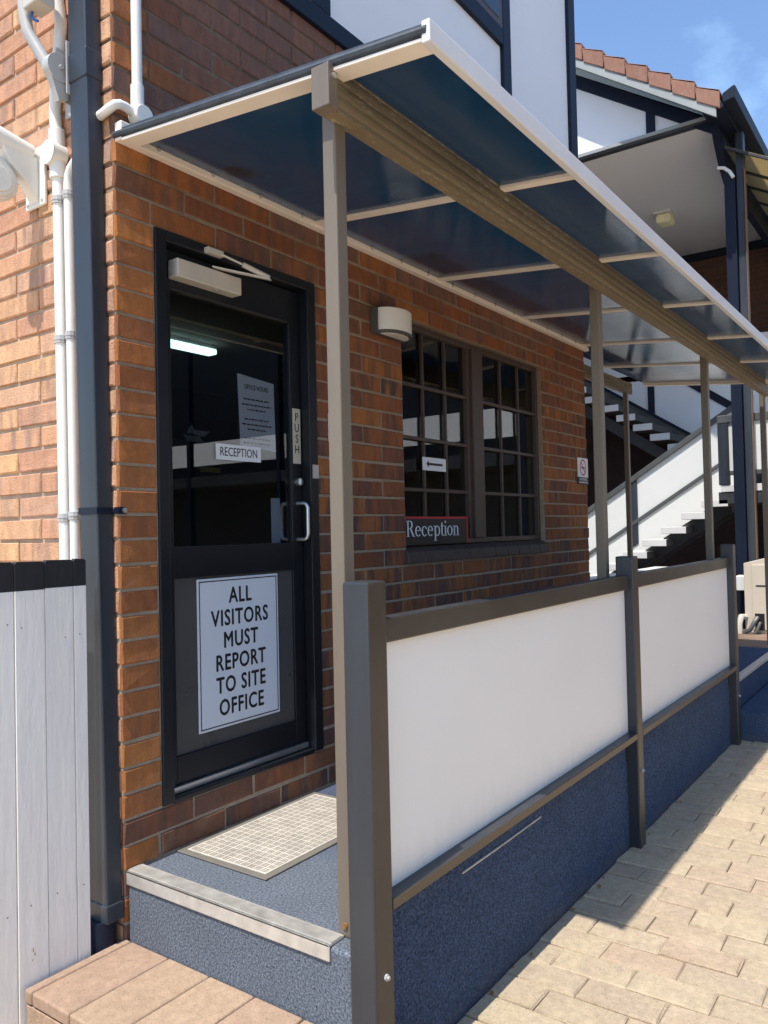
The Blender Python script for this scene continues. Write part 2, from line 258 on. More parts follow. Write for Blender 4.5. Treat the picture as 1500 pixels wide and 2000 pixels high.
# ------------------------------------------------------------------ geometry helpers
ROOT = {}
class B:
    def __init__(s): s.v = []; s.f = []; s.mi = []
    def add(s, vs, fs, mi=0):
        o = len(s.v); s.v += [tuple(v) for v in vs]; s.f += [tuple(o+i for i in f) for f in fs]; s.mi += [mi]*len(fs); return s
    def box(s, x0, x1, y0, y1, z0, z1, mi=0):
        vs = [(x0, y0, z0), (x1, y0, z0), (x1, y1, z0), (x0, y1, z0), (x0, y0, z1), (x1, y0, z1), (x1, y1, z1), (x0, y1, z1)]
        return s.add(vs, [(0, 3, 2, 1), (4, 5, 6, 7), (0, 1, 5, 4), (1, 2, 6, 5), (2, 3, 7, 6), (3, 0, 4, 7)], mi)
    def prism(s, poly, vec, mi=0):
        n = len(poly); vec = Vector(vec); a = [Vector(p) for p in poly]; b = [p+vec for p in a]
        fs = [tuple(range(n))[::-1], tuple(range(n, 2*n))]+[(i, (i+1) % n, n+(i+1) % n, n+i) for i in range(n)]
        return s.add([tuple(p) for p in a+b], fs, mi)
    def cyl(s, p0, p1, r0, r1=None, n=14, mi=0):
        r1 = r0 if r1 is None else r1; p0 = Vector(p0); p1 = Vector(p1); d = (p1-p0).normalized(); u = d.orthogonal().normalized(); w_ = d.cross(u)
        vs = [p0+(u*math.cos(2*math.pi*i/n)+w_*math.sin(2*math.pi*i/n))*r0 for i in range(n)]+[p1+(u*math.cos(2*math.pi*i/n)+w_*math.sin(2*math.pi*i/n))*r1 for i in range(n)]
        fs = [tuple(range(n))[::-1], tuple(range(n, 2*n))]+[(i, (i+1) % n, n+(i+1) % n, n+i) for i in range(n)]
        return s.add(vs, fs, mi)
    def tube(s, pts, r, n=10, mi=0):
        pts = [Vector(p) for p in pts]; rings = []; u = None
        for k, p in enumerate(pts):
            d = (pts[min(k+1, len(pts)-1)]-pts[max(k-1, 0)]).normalized()
            u = d.orthogonal().normalized() if u is None else (u-d*u.dot(d)).normalized()
            w_ = d.cross(u); rr = r[k] if isinstance(r, (list, tuple)) else r
            rings.append([p+(u*math.cos(2*math.pi*i/n)+w_*math.sin(2*math.pi*i/n))*rr for i in range(n)])
        vs = [v for rg in rings for v in rg]; fs = [tuple(range(n))[::-1], tuple(range((len(pts)-1)*n, len(pts)*n))]
        for k in range(len(pts)-1):
            for i in range(n): fs.append((k*n+i, k*n+(i+1) % n, (k+1)*n+(i+1) % n, (k+1)*n+i))
        return s.add(vs, fs, mi)
    def obj(s, name, mats, parent=None, bev=0, seg=2, smooth=False):
        off = ROOT.get(parent.name, Vector((0, 0, 0))) if parent else Vector((0, 0, 0))
        me = bpy.data.meshes.new(name); me.from_pydata([(v[0]-off.x, v[1]-off.y, v[2]-off.z) for v in s.v], [], s.f)
        mats = mats if isinstance(mats, (list, tuple)) else [mats]
        for k in mats: me.materials.append(MT[k])
        for p, i in zip(me.polygons, s.mi): p.material_index = i; p.use_smooth = smooth
        bm = bmesh.new(); bm.from_mesh(me); bmesh.ops.recalc_face_normals(bm, faces=bm.faces); bm.to_mesh(me); bm.free()
        if smooth: me.set_sharp_from_angle(angle=math.radians(40))
        o = bpy.data.objects.new(name, me); COL.objects.link(o)
        if parent: o.parent = parent; ROOT[o.name] = off
        else: ROOT[o.name] = Vector((0, 0, 0))
        if bev:
            md = o.modifiers.new('bevel', 'BEVEL'); md.width = bev; md.segments = seg; md.limit_method = 'ANGLE'; md.angle_limit = math.radians(35); md.harden_normals = False
        return o
def thing(name, loc, label, cat, group=None):
    o = bpy.data.objects.new(name, None); COL.objects.link(o); o.location = loc; o.empty_display_size = 0.1
    ROOT[o.name] = Vector(loc); tag(o, label, cat, group); return o
def tag(o, label, cat, group=None):
    o['label'] = label; o['category'] = cat
    if group: o['group'] = group
    return o
def kind(o, k): o['kind'] = k; return o
def box(name, mat, parent, x0, x1, y0, y1, z0, z1, bev=0): return B().box(x0, x1, y0, y1, z0, z1).obj(name, mat, parent, bev)
def text_mesh(name, body, size, mat, parent, origin, sx=1.0, spacing=1.0, align='CENTER', plane='front', line=1.0, thick=0.0006, bold=0.0):
    cu = bpy.data.curves.new('t', 'FONT'); cu.body = body; cu.size = size; cu.align_x = align; cu.align_y = 'CENTER'; cu.space_character = spacing; cu.space_line = line; cu.extrude = thick; cu.resolution_u = 3; cu.offset = 0
    to = bpy.data.objects.new('t', cu); COL.objects.link(to); bpy.context.view_layer.update()
    me = bpy.data.meshes.new_from_object(to.evaluated_get(bpy.context.evaluated_depsgraph_get())); bpy.data.objects.remove(to)
    off = ROOT[parent.name]; ox, oy, oz = origin
    for v in me.vertices:
        x, y, z = v.co; v.co = (ox+x*sx-off.x, oy-z-off.y, oz+y-off.z)
    if bold:
        vs = [v.co.copy() for v in me.vertices]; fs = [tuple(p.vertices) for p in me.polygons]; n = len(vs); V = []; F = []
        for k, (dx, dz) in enumerate(((0, 0), (bold, 0), (-bold, 0), (0, bold), (0, -bold))):
            V += [(v.x+dx, v.y-k*0.00003, v.z+dz) for v in vs]; F += [tuple(i+k*n for i in f) for f in fs]
        me = bpy.data.meshes.new(name); me.from_pydata(V, [], F)
    me.materials.clear(); me.materials.append(MT[mat]); me.name = name
    o = bpy.data.objects.new(name, me); COL.objects.link(o); o.parent = parent; ROOT[o.name] = off; return o

# ------------------------------------------------------------------ bricks
PITCH = 0.086; LEN = 0.3085
_bm = {}
def brick_mesh(key, L, H, D, mat, var=0, ch=0.0045, wob=0.0034):
    """chamfered block: length along X, face towards -Y, centred in X and Z, front at y=0"""
    k = (key, round(L, 3), round(H, 3), var)
    if k in _bm: return _bm[k]
    rg = random.Random(hash((round(L*1000), round(H*1000), var, len(key))))
    a, h = L/2, H/2; j = lambda: rg.uniform(-wob, wob)
    o = [(-a, -h), (a, -h), (a, h), (-a, h)]
    f = [(-a+ch+j(), -ch*0+j()*0.8, -h+ch+j()), (a-ch+j(), j()*0.8, -h+ch+j()), (a-ch+j(), j()*0.8, h-ch+j()), (-a+ch+j(), j()*0.8, h-ch+j())]
    m_ = [(x+j()*0.5, ch, z+j()*0.5) for x, z in o]; bk = [(x, D, z) for x, z in o]
    vs = f+m_+bk
    fs = [(0, 1, 2, 3)]+[(i, (i+1) % 4+0, 4+(i+1) % 4, 4+i)[::-1] for i in range(4)]+[(4+i, 4+(i+1) % 4, 8+(i+1) % 4, 8+i)[::-1] for i in range(4)]
    me = bpy.data.meshes.new(key); me.from_pydata(vs, [], fs); me.materials.append(MT[mat])
    bm = bmesh.new(); bm.from_mesh(me); bmesh.ops.recalc_face_normals(bm, faces=bm.faces)
    # open back: make sure the front points to -Y
    bm.faces.ensure_lookup_table()
    if bm.faces[0].normal.y > 0: bmesh.ops.reverse_faces(bm, faces=bm.faces)
    bm.to_mesh(me); bm.free(); _bm[k] = me; return me
def cut_course(u0, u1, opens, z, phase, first=None):
    zm = z+PITCH/2; segs = [(u0, u1)]
    for a, b, z0, z1 in opens:
        if z0 < zm < z1:
            n = []
            for s, e in segs:
                if b <= s or a >= e: n.append((s, e)); continue
                if a > s: n.append((s, a))
                if b < e: n.append((b, e))
            segs = n
    out_ = []
    for s, e in segs:
        if e-s < 0.03: continue
        js = [s]; k = math.floor((s-phase)/LEN)+1
        while phase+k*LEN < e-1e-4:
            p = phase+k*LEN
            if p-js[-1] > 0.055 and e-p > 0.055: js.append(p)
            k += 1
        js.append(e); out_ += list(zip(js[:-1], js[1:]))
    return out_
CAMP = Vector((-1.67, -2.30, 1.13))
def lay_wall(parent, items, mat_of, rotz, limit=300, name='brick', depth=0.1):
    """items: (centre xyz, length, height, mat, visible). Nearest visible ones are parts, the rest one joined part."""
    off = ROOT[parent.name]
    vis = sorted([i for i in items if i[4]], key=lambda i: (Vector(i[0])-CAMP).length)[:limit]
    ids = {id(i) for i in vis}; rest = {}
    R3 = Matrix.Rotation(rotz, 3, 'Z')
    for it in items:
        c, L, H, mt, v = it
        me = brick_mesh(name+'_'+mt, L, H, depth, mt, random.randrange(4))
        jit = Vector((0, random.uniform(-0.0022, 0.0016), random.uniform(-0.001, 0.001))); cc = Vector(c)+R3 @ jit
        rx = random.uniform(-0.006, 0.006); rot = Matrix.Rotation(rotz, 4, 'Z') @ Matrix.Rotation(rx, 4, 'Y')
        if id(it) in ids:
            o = bpy.data.objects.new(name, me); COL.objects.link(o); o.parent = parent; o.location = cc-off; o.rotation_euler = rot.to_euler()
        else:
            b_ = rest.setdefault(mt, B()); Mx = Matrix.Translation(cc) @ rot
            b_.add([tuple(Mx @ vv.co) for vv in me.vertices], [tuple(p.vertices) for p in me.polygons])
    for mt, b_ in rest.items(): kind(b_.obj(name+'work', mt, parent), 'stuff')

# ================================================================== GROUND
g = B().box(-60, 60, -60, 60, -0.55, -0.424)
g = g.obj('ground', 'drive'); kind(g, 'structure')
pv = B().box(-1.6, 6.1, -2.75, -0.985, -0.423, -0.4105).obj('paving', 'paver_sand'); kind(pv, 'structure')
PW, PL = 0.138, 0.265
r_ = random.Random(3); n_p = 0
x = -1.4; row = 0
while x < 5.2:
    ph = -0.99-(0.133 if row % 2 else 0.0)-r_.uniform(-0.05, 0.05)
    ys = [-0.992]+[q for q in [ph-PL*k for k in range(0, 9)] if q < -1.04]
    for y1, y0 in zip(ys[:-1], ys[1:]):
        if y0 < -2.75: break
        L = (y1-y0)-0.003
        if 4.35 < x+PW/2 < 6.2 and (y0+y1)/2 > -1.6: continue
        me = brick_mesh('paver', L, PW-0.0075, 0.05, 'paver', r_.randrange(9), 0.0055, 0.0036)
        o = bpy.data.objects.new('paver', me); COL.objects.link(o); o.parent = pv
        o.location = (x+PW/2+r_.uniform(-.002, .002), (y0+y1)/2, -0.400+r_.uniform(-0.003, 0.002))
        o.rotation_euler = (Matrix.Rotation(math.pi/2+r_.uniform(-.007, .007), 4, 'Z') @ Matrix.Rotation(-math.pi/2, 4, 'X') @ Matrix.Rotation(r_.uniform(-.008, .008), 4, 'Y')).to_euler(); n_p += 1
    x += PW; row += 1
# step of long pavers in front of the landing
st = B().box(-0.335, 0.008, -1.45, 0.015, -0.43, -0.262).obj('front_step', 'concrete', None, 0.004); kind(st, 'structure')
yy = 0.012
for wd in (0.038, 0.190, 0.190, 0.192, 0.19, 0.19, 0.19, 0.19):
    b_ = B(); a = random.uniform(-.002, .002)
    b_.box(-0.346+a, 0.0105, yy-wd+0.004, yy, -0.2615, -0.2195+random.uniform(-.0015, .0015))
    o = b_.obj('step_paver', 'step_paver', st, 0.007, 3); yy -= wd
b_ = B()
yy = 0.012
for k in range(7): b_ = B(); b_.box(-0.3435, -0.336, yy-0.21, yy-0.004, -0.43, -0.266); b_.obj('riser_paver', 'step_paver', st, 0.003); yy -= 0.214

# ================================================================== LANDING
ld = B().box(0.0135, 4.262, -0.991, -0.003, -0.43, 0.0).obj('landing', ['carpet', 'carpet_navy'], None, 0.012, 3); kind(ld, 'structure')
for p in ld.data.polygons: p.material_index = 1 if p.normal.y < -0.5 else 0     # shade put into the colour: drive side takes the navy tone
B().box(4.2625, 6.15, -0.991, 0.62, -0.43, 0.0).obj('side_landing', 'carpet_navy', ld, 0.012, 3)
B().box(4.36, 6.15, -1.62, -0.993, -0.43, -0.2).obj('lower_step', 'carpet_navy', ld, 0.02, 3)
B().box(4.36, 6.15, -1.0, -0.95, -0.022, 0.008).obj('rear_nosing', 'alu', ld, 0.004)
b_ = B(); b_.box(0.006, 0.0735, -0.885, -0.0045, 0.0005, 0.0095); b_.box(0.006, 0.0135, -0.885, -0.0045, -0.038, 0.0095); b_.obj('nosing', 'alu', ld, 0.003)
B().box(0.0175, 0.062, -0.884, -0.0055, 0.008, 0.0108).obj('grip_strip', 'grip', ld)
# loose edge strips on the carpet wall
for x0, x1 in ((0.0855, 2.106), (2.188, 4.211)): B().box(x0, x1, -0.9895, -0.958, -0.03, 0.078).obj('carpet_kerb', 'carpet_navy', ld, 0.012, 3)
b_ = B(); b_.tube([(0.54, -0.992, 0.036), (0.8, -0.992, 0.034), (1.13, -0.992, 0.035)], 0.0035, 6); b_.obj('edge_trim', 'alu', ld)
# doormat with woven ribs
dm = thing('doormat', (0.59, -0.225, 0.0), 'beige basket-weave doormat with grey rubber border on the carpeted landing', 'doormat')
b_ = B(); X0, X1, Y0, Y1 = 0.215, 0.965, -0.447, -0.012
b_.box(X0, X1, Y0, Y1, 0.0015, 0.007); b_.obj('border', 'mat_border', dm, 0.003)
B().box(X0+0.026, X1-0.026, Y0+0.026, Y1-0.026, 0.0065, 0.0095).obj('pile', 'mat_base', dm, 0.001)
b_ = B(); cs = 0.031; nx = int((X1-X0-0.058)/cs); ny = int((Y1-Y0-0.058)/cs)
for i in range(nx):
    for j in range(ny):
        cx, cy = X0+0.03+(i+.5)*cs, Y0+0.03+(j+.5)*cs
        for k in (-1, 0, 1):
            if (i+j) % 2: b_.box(cx-0.0125, cx+0.0125, cy+k*0.0088-0.0016, cy+k*0.0088+0.0016, 0.0085, 0.0102)
            else: b_.box(cx+k*0.0088-0.0016, cx+k*0.0088+0.0016, cy-0.0125, cy+0.0125, 0.0085, 0.0102)
kind(b_.obj('weave_ribs', 'mat_rib', dm), 'stuff')
rp = B().box(6.165, 14.5, -3.2, 3.8, -0.43, -0.112).obj('rear_path', 'brown_path'); kind(rp, 'structure')

# ================================================================== RECEPTION BUILDING
RB = thing('reception_building', (0, 0, -0.4), 'two-storey brick reception building with white rendered upper floor and navy timber boards', 'building')
DO = (0.167, 1.042, 0.172, 2.236); WO = (1.735, 3.452, 0.957, 2.236)
TOP = 3.44
fw = B()   # mortar core behind the brick faces
for x0, x1, z0, z1 in ((0.006, DO[0], -0.4, DO[3]), (DO[0], DO[1], -0.4, DO[2]), (DO[1], WO[0], -0.4, DO[3]), (WO[0], WO[1], -0.4, WO[2]), (WO[1], 4.25, -0.4, DO[3]), (0.006, 4.25, DO[3], TOP)):
    fw.box(x0, x1, 0.0045, 0.115, z0, z1)
FW = fw.obj('front_wall', 'mortar', RB)
items = []
j = -5
while j*PITCH < TOP-0.02:
    z = j*PITCH; ph = LEN/2 if j % 2 == 0 else 0.0
    for a, b in cut_course(0.0, 4.256, [DO, WO], z, ph):
        cx = (a+b)/2; q = a < 0.01 and b < 0.2
        vis = z > -0.01 and not (z > 2.47 and cx > 1.75)
        items.append(((cx, 0.0, z+PITCH/2), (b-a)-0.009, PITCH-0.0105, 'quoin' if q else 'brick', vis))
    j += 1
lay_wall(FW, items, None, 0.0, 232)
# left (sunlit) end wall, face at x = 0
SW = B().box(0.009, 0.115, 0.012, 4.6, -0.4, TOP).obj('side_wall', 'mortar_side', RB)
items = []; j = -5
while j*PITCH < TOP-0.02:
    z = j*PITCH; ph = LEN/2 if j % 2 else 0.0
    for a, b in cut_course(0.006, 4.6, [], z, ph):
        items.append(((0.0, (a+b)/2, z+PITCH/2), (b-a)-0.011, PITCH-0.0125, 'brick_side', z > 0.9 and a < 1.3))
    j += 1
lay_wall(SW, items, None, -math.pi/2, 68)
B().box(4.05, 4.25, 0.12, 4.6, -0.4, TOP).obj('end_wall', 'brick', RB)
B().box(0.12, 4.04, 4.4, 4.55, -0.4, TOP).obj('back_wall', 'brick', RB)
# dark office inside
b_ = B(); b_.box(0.12, 4.04, 3.6, 3.65, 0, 2.52); b_.box(0.12, 4.04, 0.12, 3.6, 0.0, 0.02); b_.obj('office_interior', 'dark_room', RB)
B().box(0.12, 4.04, 0.12, 3.6, 2.5, 2.54).obj('office_ceiling', 'office_ceiling', RB)
# upper floor
B().box(0.05, 4.195, 0.004, 4.5, TOP, 6.5).obj('upper_wall', 'render_white', RB)
b_ = B(); b_.box(0.0, 4.20, -0.024, 0.02, 3.42, 3.512); b_.obj('timber_board', 'navy', RB, 0.004)
for x0, x1, z0, z1 in ((1.04, 1.178, 3.513, 6.5), (2.955, 3.065, 3.513, 6.5), (4.07, 4.196, 3.513, 6.5)):
    box('timber_board', 'navy', RB, x0, x1, -0.023, 0.02, z0, z1, 0.004)
box('timber_board', 'navy', RB, 1.179, 2.954, -0.022, 0.02, 4.245, 4.355, 0.004)
uw = box('upper_window', 'brown_frame', RB, 1.6, 2.953, -0.02, 0.02, 4.356, 5.6)
b_ = B(); b_.box(1.66, 2.90, -0.024, -0.0205, 4.40, 5.55); b_.obj('pane', 'glass', uw)
b_ = B(); b_.box(4.197, 4.25, 0.0, 0.12, TOP, 6.5); b_.obj('corner_brickwork', 'brick', RB)
b_ = B(); b_.prism([(-0.3, -0.35, 6.5), (4.55, -0.35, 6.5), (4.55, 2.3, 7.6), (-0.3, 2.3, 7.6)], (0, 0, 0.06)); b_.prism([(-0.3, 4.9, 6.5), (4.55, 4.9, 6.5), (4.55, 2.301, 7.6), (-0.3, 2.301, 7.6)], (0, 0, 0.06)); b_.obj('roof', 'tile', RB)
# window
WI = B(); wy0, wy1 = 0.035, 0.075; wz0, wz1 = 1.043, 2.236
for x0, x1 in ((1.735, 1.765), (2.470, 2.5065), (2.632, 2.665), (3.425, 3.4525)): WI.box(x0, x1, wy0, wy1, wz0+0.03, wz1-0.035)
WI.box(1.735, 3.4525, wy0, wy1, wz0, wz0+0.03); WI.box(1.735, 3.4525, wy0, wy1, wz1-0.035, wz1)
WI.box(2.5065, 2.632, wy0-0.018, wy1, wz0+0.03, wz1-0.035)
WN = WI.obj('window', 'brown_frame', RB, 0.003)
b_ = B()
for xs in ((1.765, 2.470), (2.665, 3.425)):
    for k in (1, 2):
        xx = xs[0]+(xs[1]-xs[0])*k/3; b_ = B(); b_.box(xx-0.0075, xx+0.0075, wy0+0.008, wy0+0.026, wz0+0.03, wz1-0.035); b_.obj('glazing_bar', 'brown_frame', WN, 0.002)
    for zz in (1.343, 1.62, 1.905): b_ = B(); b_.box(xs[0], xs[1], wy0+0.005, wy0+0.0245, zz-0.0095, zz+0.0095); b_.obj('glazing_bar', 'brown_frame', WN, 0.002)
    B().box(xs[0], xs[1], wy0+0.029, wy0+0.033, wz0+0.03, wz1-0.035).obj('pane', 'glass', WN)
SL = B().box(1.73, 3.458, 0.03, 0.11, 0.95, 1.0).obj('window_sill', 'sill', RB)
for k in range(11):
    x0 = 1.726+k*0.1585
    b_ = B(); b_.prism([(x0, -0.024, 0.955), (x0, 0.032, 0.96), (x0, 0.034, 1.041), (x0, -0.02, 1.012)], (0.1565, 0, 0)); b_.obj('sill_brick', 'sill', SL, 0.005)
# door frame, door
DF = B()
DF.box(0.167, 0.216, -0.006, 0.11, 0.172, 2.236); DF.box(0.989, 1.042, -0.006, 0.11, 0.172, 2.236); DF.box(0.216, 0.989, -0.006, 0.11, 2.196, 2.236)
DF.box(0.216, 0.989, 0.0, 0.11, 0.1665, 0.186)
DFo = DF.obj('door_frame', 'door_black', RB, 0.003)
B().box(1.002, 1.041, -0.0085, -0.0062, 1.365, 1.425).obj('strike_plate', 'grey_metal', DFo)
DR = B(); dy0, dy1 = 0.045, 0.085
DR.box(0.220, 0.272, dy0, dy1, 0.214, 2.19); DR.box(0.921, 0.985, dy0, dy1, 0.214, 2.19); DR.box(0.272, 0.921, dy0, dy1, 2.045, 2.19); DR.box(0.272, 0.921, dy0, dy1, 0.967, 1.085); DR.box(0.272, 0.921, dy0, dy1, 0.214, 0.315)
DRo = DR.obj('door', 'door_black', RB, 0.003)
B().box(0.272, 0.921, 0.060, 0.066, 1.085, 2.045).obj('glass', 'glass_door', DRo)
B().box(0.272, 0.921, 0.056, 0.066, 0.315, 0.967).obj('kick_panel', 'door_panel', DRo)
B().box(0.222, 0.984, 0.030, 0.052, 0.188, 0.212).obj('threshold_strip', 'steel', DRo, 0.002)
b_ = B(); b_.tube([(0.953, 0.046, 1.255), (0.953, 0.005, 1.255), (0.955, -0.008, 1.248), (0.957, -0.012, 1.235), (0.957, -0.012, 1.12), (0.955, -0.008, 1.105), (0.953, 0.005, 1.098), (0.953, 0.046, 1.098)], 0.0085, 10); b_.obj('handle', 'steel', DRo, smooth=True)
b_ = B(); b_.tube([(0.953, 0.085, 1.255), (0.951, 0.13, 1.255), (0.948, 0.14, 1.24), (0.948, 0.14, 1.115), (0.951, 0.13, 1.098), (0.953, 0.085, 1.098)], 0.008, 10); b_.obj('inner_handle', 'steel', DRo, smooth=True)
B().box(0.862, 0.914, 0.112, 0.116, 1.07, 1.28).obj('inner_plate', 'paper', DRo)
b_ = B(); b_.cyl((0.957, 0.046, 1.35), (0.957, 0.026, 1.35), 0.017); b_.box(0.9535, 0.9605, 0.020, 0.027, 1.338, 1.362); b_.obj('lock_cylinder', 'steel', DRo, smooth=True)
cl = B(); cl.box(0.262, 0.585, -0.012, 0.0445, 2.078, 2.148); clo = cl.obj('door_closer', 'closer', DRo, 0.005)
B().cyl((0.261, 0.017, 2.113), (0.2585, 0.017, 2.113), 0.022).obj('end_cap', 'grey_metal', clo)
B().cyl((0.47, 0.01, 2.0785), (0.47, 0.01, 2.072), 0.012, 0.006).obj('adjuster', 'steel', clo)
b_ = B(); b_.box(0.395, 0.475, -0.03, -0.006, 2.199, 2.222); b_.tube([(0.46, -0.03, 2.207), (0.53, -0.075, 2.176)], 0.005, 8); b_.tube([(0.53, -0.075, 2.176), (0.625, -0.125, 2.136)], 0.011, 8)
b_.prism([(0.635, -0.127, 2.125), (0.615, -0.137, 2.125), (0.44, 0.0, 2.158), (0.465, 0.01, 2.158)], (0, 0, 0.008)); b_.obj('closer_arm', 'closer', clo, 0.002)

# ================================================================== THINGS ON THE FRONT WALL AND DOOR
def border(b_, x0, x1, z0, z1, y, t_, th=0.0006):
    for a in ((x0, x1, z0, z0+t_), (x0, x1, z1-t_, z1), (x0, x0+t_, z0+t_, z1-t_), (x1-t_, x1, z0+t_, z1-t_)): b_.box(a[0], a[1], y-th, y, a[2], a[3])
sg = thing('visitors_sign', (0.605, 0.05, 0.37), 'large white sign with black capitals telling all visitors to report, on the lower door panel', 'sign')
B().box(0.382, 0.826, 0.0505, 0.055, 0.372, 0.957).obj('board', 'sign_white', sg, 0.002)
b_ = B(); border(b_, 0.391, 0.817, 0.381, 0.948, 0.0504, 0.0042); b_.obj('border_line', 'black', sg)
for k, tx in enumerate(('ALL', 'VISITORS', 'MUST', 'REPORT', 'TO SITE', 'OFFICE')):
    text_mesh('lettering', tx, 0.0875, 'black', sg, (0.607, 0.0502, 0.883-k*0.0872), 0.80, 1.12  , bold=0.0017)
sg = thing('reception_door_sign', (0.62, 0.06, 1.42), 'small white RECEPTION strip stuck on the door glass', 'sign')
B().box(0.497, 0.746, 0.0575, 0.0597, 1.424, 1.487).obj('board', 'sign_white', sg)
text_mesh('lettering', 'RECEPTION', 0.050, 'black', sg, (0.6215, 0.0571, 1.4555), 0.80, 1.0)
sg = thing('push_sign', (0.957, 0.045, 1.43), 'narrow upright PUSH plate on the door stile above the lock', 'sign')
B().box(0.932, 0.981, 0.0425, 0.0447, 1.43, 1.672).obj('board', 'push_plate', sg)
for k, tx in enumerate('PUSH'): text_mesh('lettering', tx, 0.052, 'black', sg, (0.957, 0.0421, 1.633-k*0.0475), 0.85)
sg = thing('office_hours_notice', (0.735, 0.068, 1.52), 'pale paper notice of office hours behind the door glass', 'notice')
b_ = B(); b_.prism([(0.628, 0.0675, 1.785), (0.842, 0.0675, 1.768), (0.848, 0.0675, 1.475), (0.640, 0.0675, 1.49)], (0, 0.0008, 0)); b_.obj('sheet', 'paper', sg)
text_mesh('lettering', 'OFFICE HOURS', 0.029, 'black', sg, (0.737, 0.0672, 1.735), 0.72)
b_ = B(); rr = random.Random(5)
for grp, zz in enumerate((1.685, 1.662, 1.642, 1.602, 1.580, 1.560, 1.522, 1.503)):
    hw = (0.075, 0.085, 0.055, 0.072, 0.085, 0.055, 0.074, 0.08)[grp]; xx = 0.737-hw
    while xx < 0.737+hw: wl = rr.uniform(0.008, 0.022); b_.box(xx, min(xx+wl, 0.737+hw), 0.0668, 0.0674, zz-0.003, zz+0.003); xx += wl+0.005
b_.obj('print_lines', 'black', sg)
# window signs
sg = thing('arrow_sign', (2.095, 0.04, 1.455), 'white sticker with black left-pointing arrow on the window glass', 'sign')
B().box(1.972, 2.214, 0.0405, 0.0428, 1.452, 1.524).obj('board', 'sign_white', sg)
b_ = B(); b_.prism([(2.008, 0.0402, 1.488), (2.032, 0.0402, 1.508), (2.032, 0.0402, 1.4945), (2.178, 0.0402, 1.4945), (2.178, 0.0402, 1.4815), (2.032, 0.0402, 1.4815), (2.032, 0.0402, 1.468)], (0, -0.0006, 0)); b_.obj('arrow', 'black', sg)
sg = thing('reception_window_sign', (2.07, 0.02, 1.05), 'black Reception board with red border standing on the window sill', 'sign')
B().box(1.742, 2.398, 0.014, 0.026, 1.047, 1.196).obj('board', 'black', sg, 0.001)
b_ = B(); b_.box(1.742, 2.398, 0.0125, 0.0265, 1.186, 1.198); b_.box(2.386, 2.398, 0.0122, 0.0266, 1.047, 1.186); b_.box(1.742, 1.752, 0.0122, 0.0266, 1.047, 1.186); b_.obj('red_border', 'red', sg)
def serif(parent, x0, z0, xh, wid, y):
    """'Reception' drawn as old-style serif letters: xh = x-height"""
    b_ = B(); T = 0.20*xh; t2 = 0.075*xh; th = 0.0008
    def rect(xa, xb, za, zb): b_.box(x0+xa*wid, x0+xb*wid, y-th, y, z0+za, z0+zb)
    def ring(cx, cz, rx, rz, a0, a1, thick=T, thin=t2, n=22):
        for i in range(n):
            A = [math.radians(a0+(a1-a0)*q/n) for q in (i, i+1)]; P = []
            for aa in A: P.append((cx+rx*math.cos(aa), cz+rz*math.sin(aa), cx+(rx-thick)*math.cos(aa), cz+(rz-thin)*math.sin(aa)))
            b_.prism([(x0+P[0][0]*wid, y, z0+P[0][1]), (x0+P[1][0]*wid, y, z0+P[1][1]), (x0+P[1][2]*wid, y, z0+P[1][3]), (x0+P[0][2]*wid, y, z0+P[0][3])], (0, -th, 0))
    cap = 1.5*xh; s = t2; X = 0.0
    rect(X+.12*xh, X+.12*xh+T, 0, cap); rect(X, X+.44*xh, 0, s); rect(X, X+.5*xh, cap-s, cap)               # R
    ring(X+.5*xh, cap-.38*xh, .42*xh, .38*xh, -90, 90); rect(X+.3*xh, X+.5*xh, cap-.76*xh, cap-.76*xh+s)
    b_.prism([(x0+(X+.48*xh)*wid, y, z0+cap-.74*xh), (x0+(X+.7*xh)*wid, y, z0+cap-.74*xh), (x0+(X+1.16*xh)*wid, y, z0), (x0+(X+.9*xh)*wid, y, z0)], (0, -th, 0)); rect(X+.88*xh, X+1.24*xh, 0, s*.8); X += 1.27*xh
    def e_():
        nonlocal X
        ring(X+.44*xh, .5*xh, .44*xh, .5*xh, 0, 318); rect(X+.1*xh, X+.87*xh, .53*xh, .53*xh+s); X += .98*xh
    e_()
    ring(X+.44*xh, .5*xh, .44*xh, .5*xh, 48, 318); b_.cyl((x0+(X+.72*xh)*wid, y, z0+.78*xh), (x0+(X+.72*xh)*wid, y-th, z0+.78*xh), .1*xh, n=10); X += .93*xh  # c
    e_()
    rect(X+.14*xh, X+.14*xh+T, -.46*xh, xh); rect(X, X+.46*xh, -.46*xh, -.46*xh+s); rect(X, X+.3*xh, xh-s, xh); ring(X+.56*xh, .5*xh, .46*xh, .5*xh, -140, 140); X += 1.12*xh   # p
    rect(X+.12*xh, X+.12*xh+T, .1*xh, 1.3*xh); rect(X, X+.52*xh, xh-s, xh); ring(X+.36*xh, .2*xh, .24*xh, .2*xh, 180, 310, T*.9, t2); X += .58*xh   # t
    rect(X+.12*xh, X+.12*xh+T, 0, xh); rect(X, X+.44*xh, 0, s); rect(X, X+.3*xh, xh-s, xh); b_.cyl((x0+(X+.22*xh)*wid, y, z0+1.36*xh), (x0+(X+.22*xh)*wid, y-th, z0+1.36*xh), .12*xh, n=12); X += .5*xh   # i
    ring(X+.46*xh, .5*xh, .46*xh, .5*xh, 0, 360, n=30); X += 1.02*xh        # o
    rect(X+.12*xh, X+.12*xh+T, 0, xh); rect(X, X+.44*xh, 0, s); rect(X, X+.3*xh, xh-s, xh); ring(X+.52*xh, .62*xh, .38*xh, .38*xh, 0, 150); rect(X+.9*xh-T, X+.9*xh, 0, .64*xh); rect(X+.56*xh, X+1.04*xh, 0, s)   # n
    return b_.obj('lettering', 'sign_white', parent)
serif(sg, 1.757, 1.092, 0.056, 1.14, 0.0118)
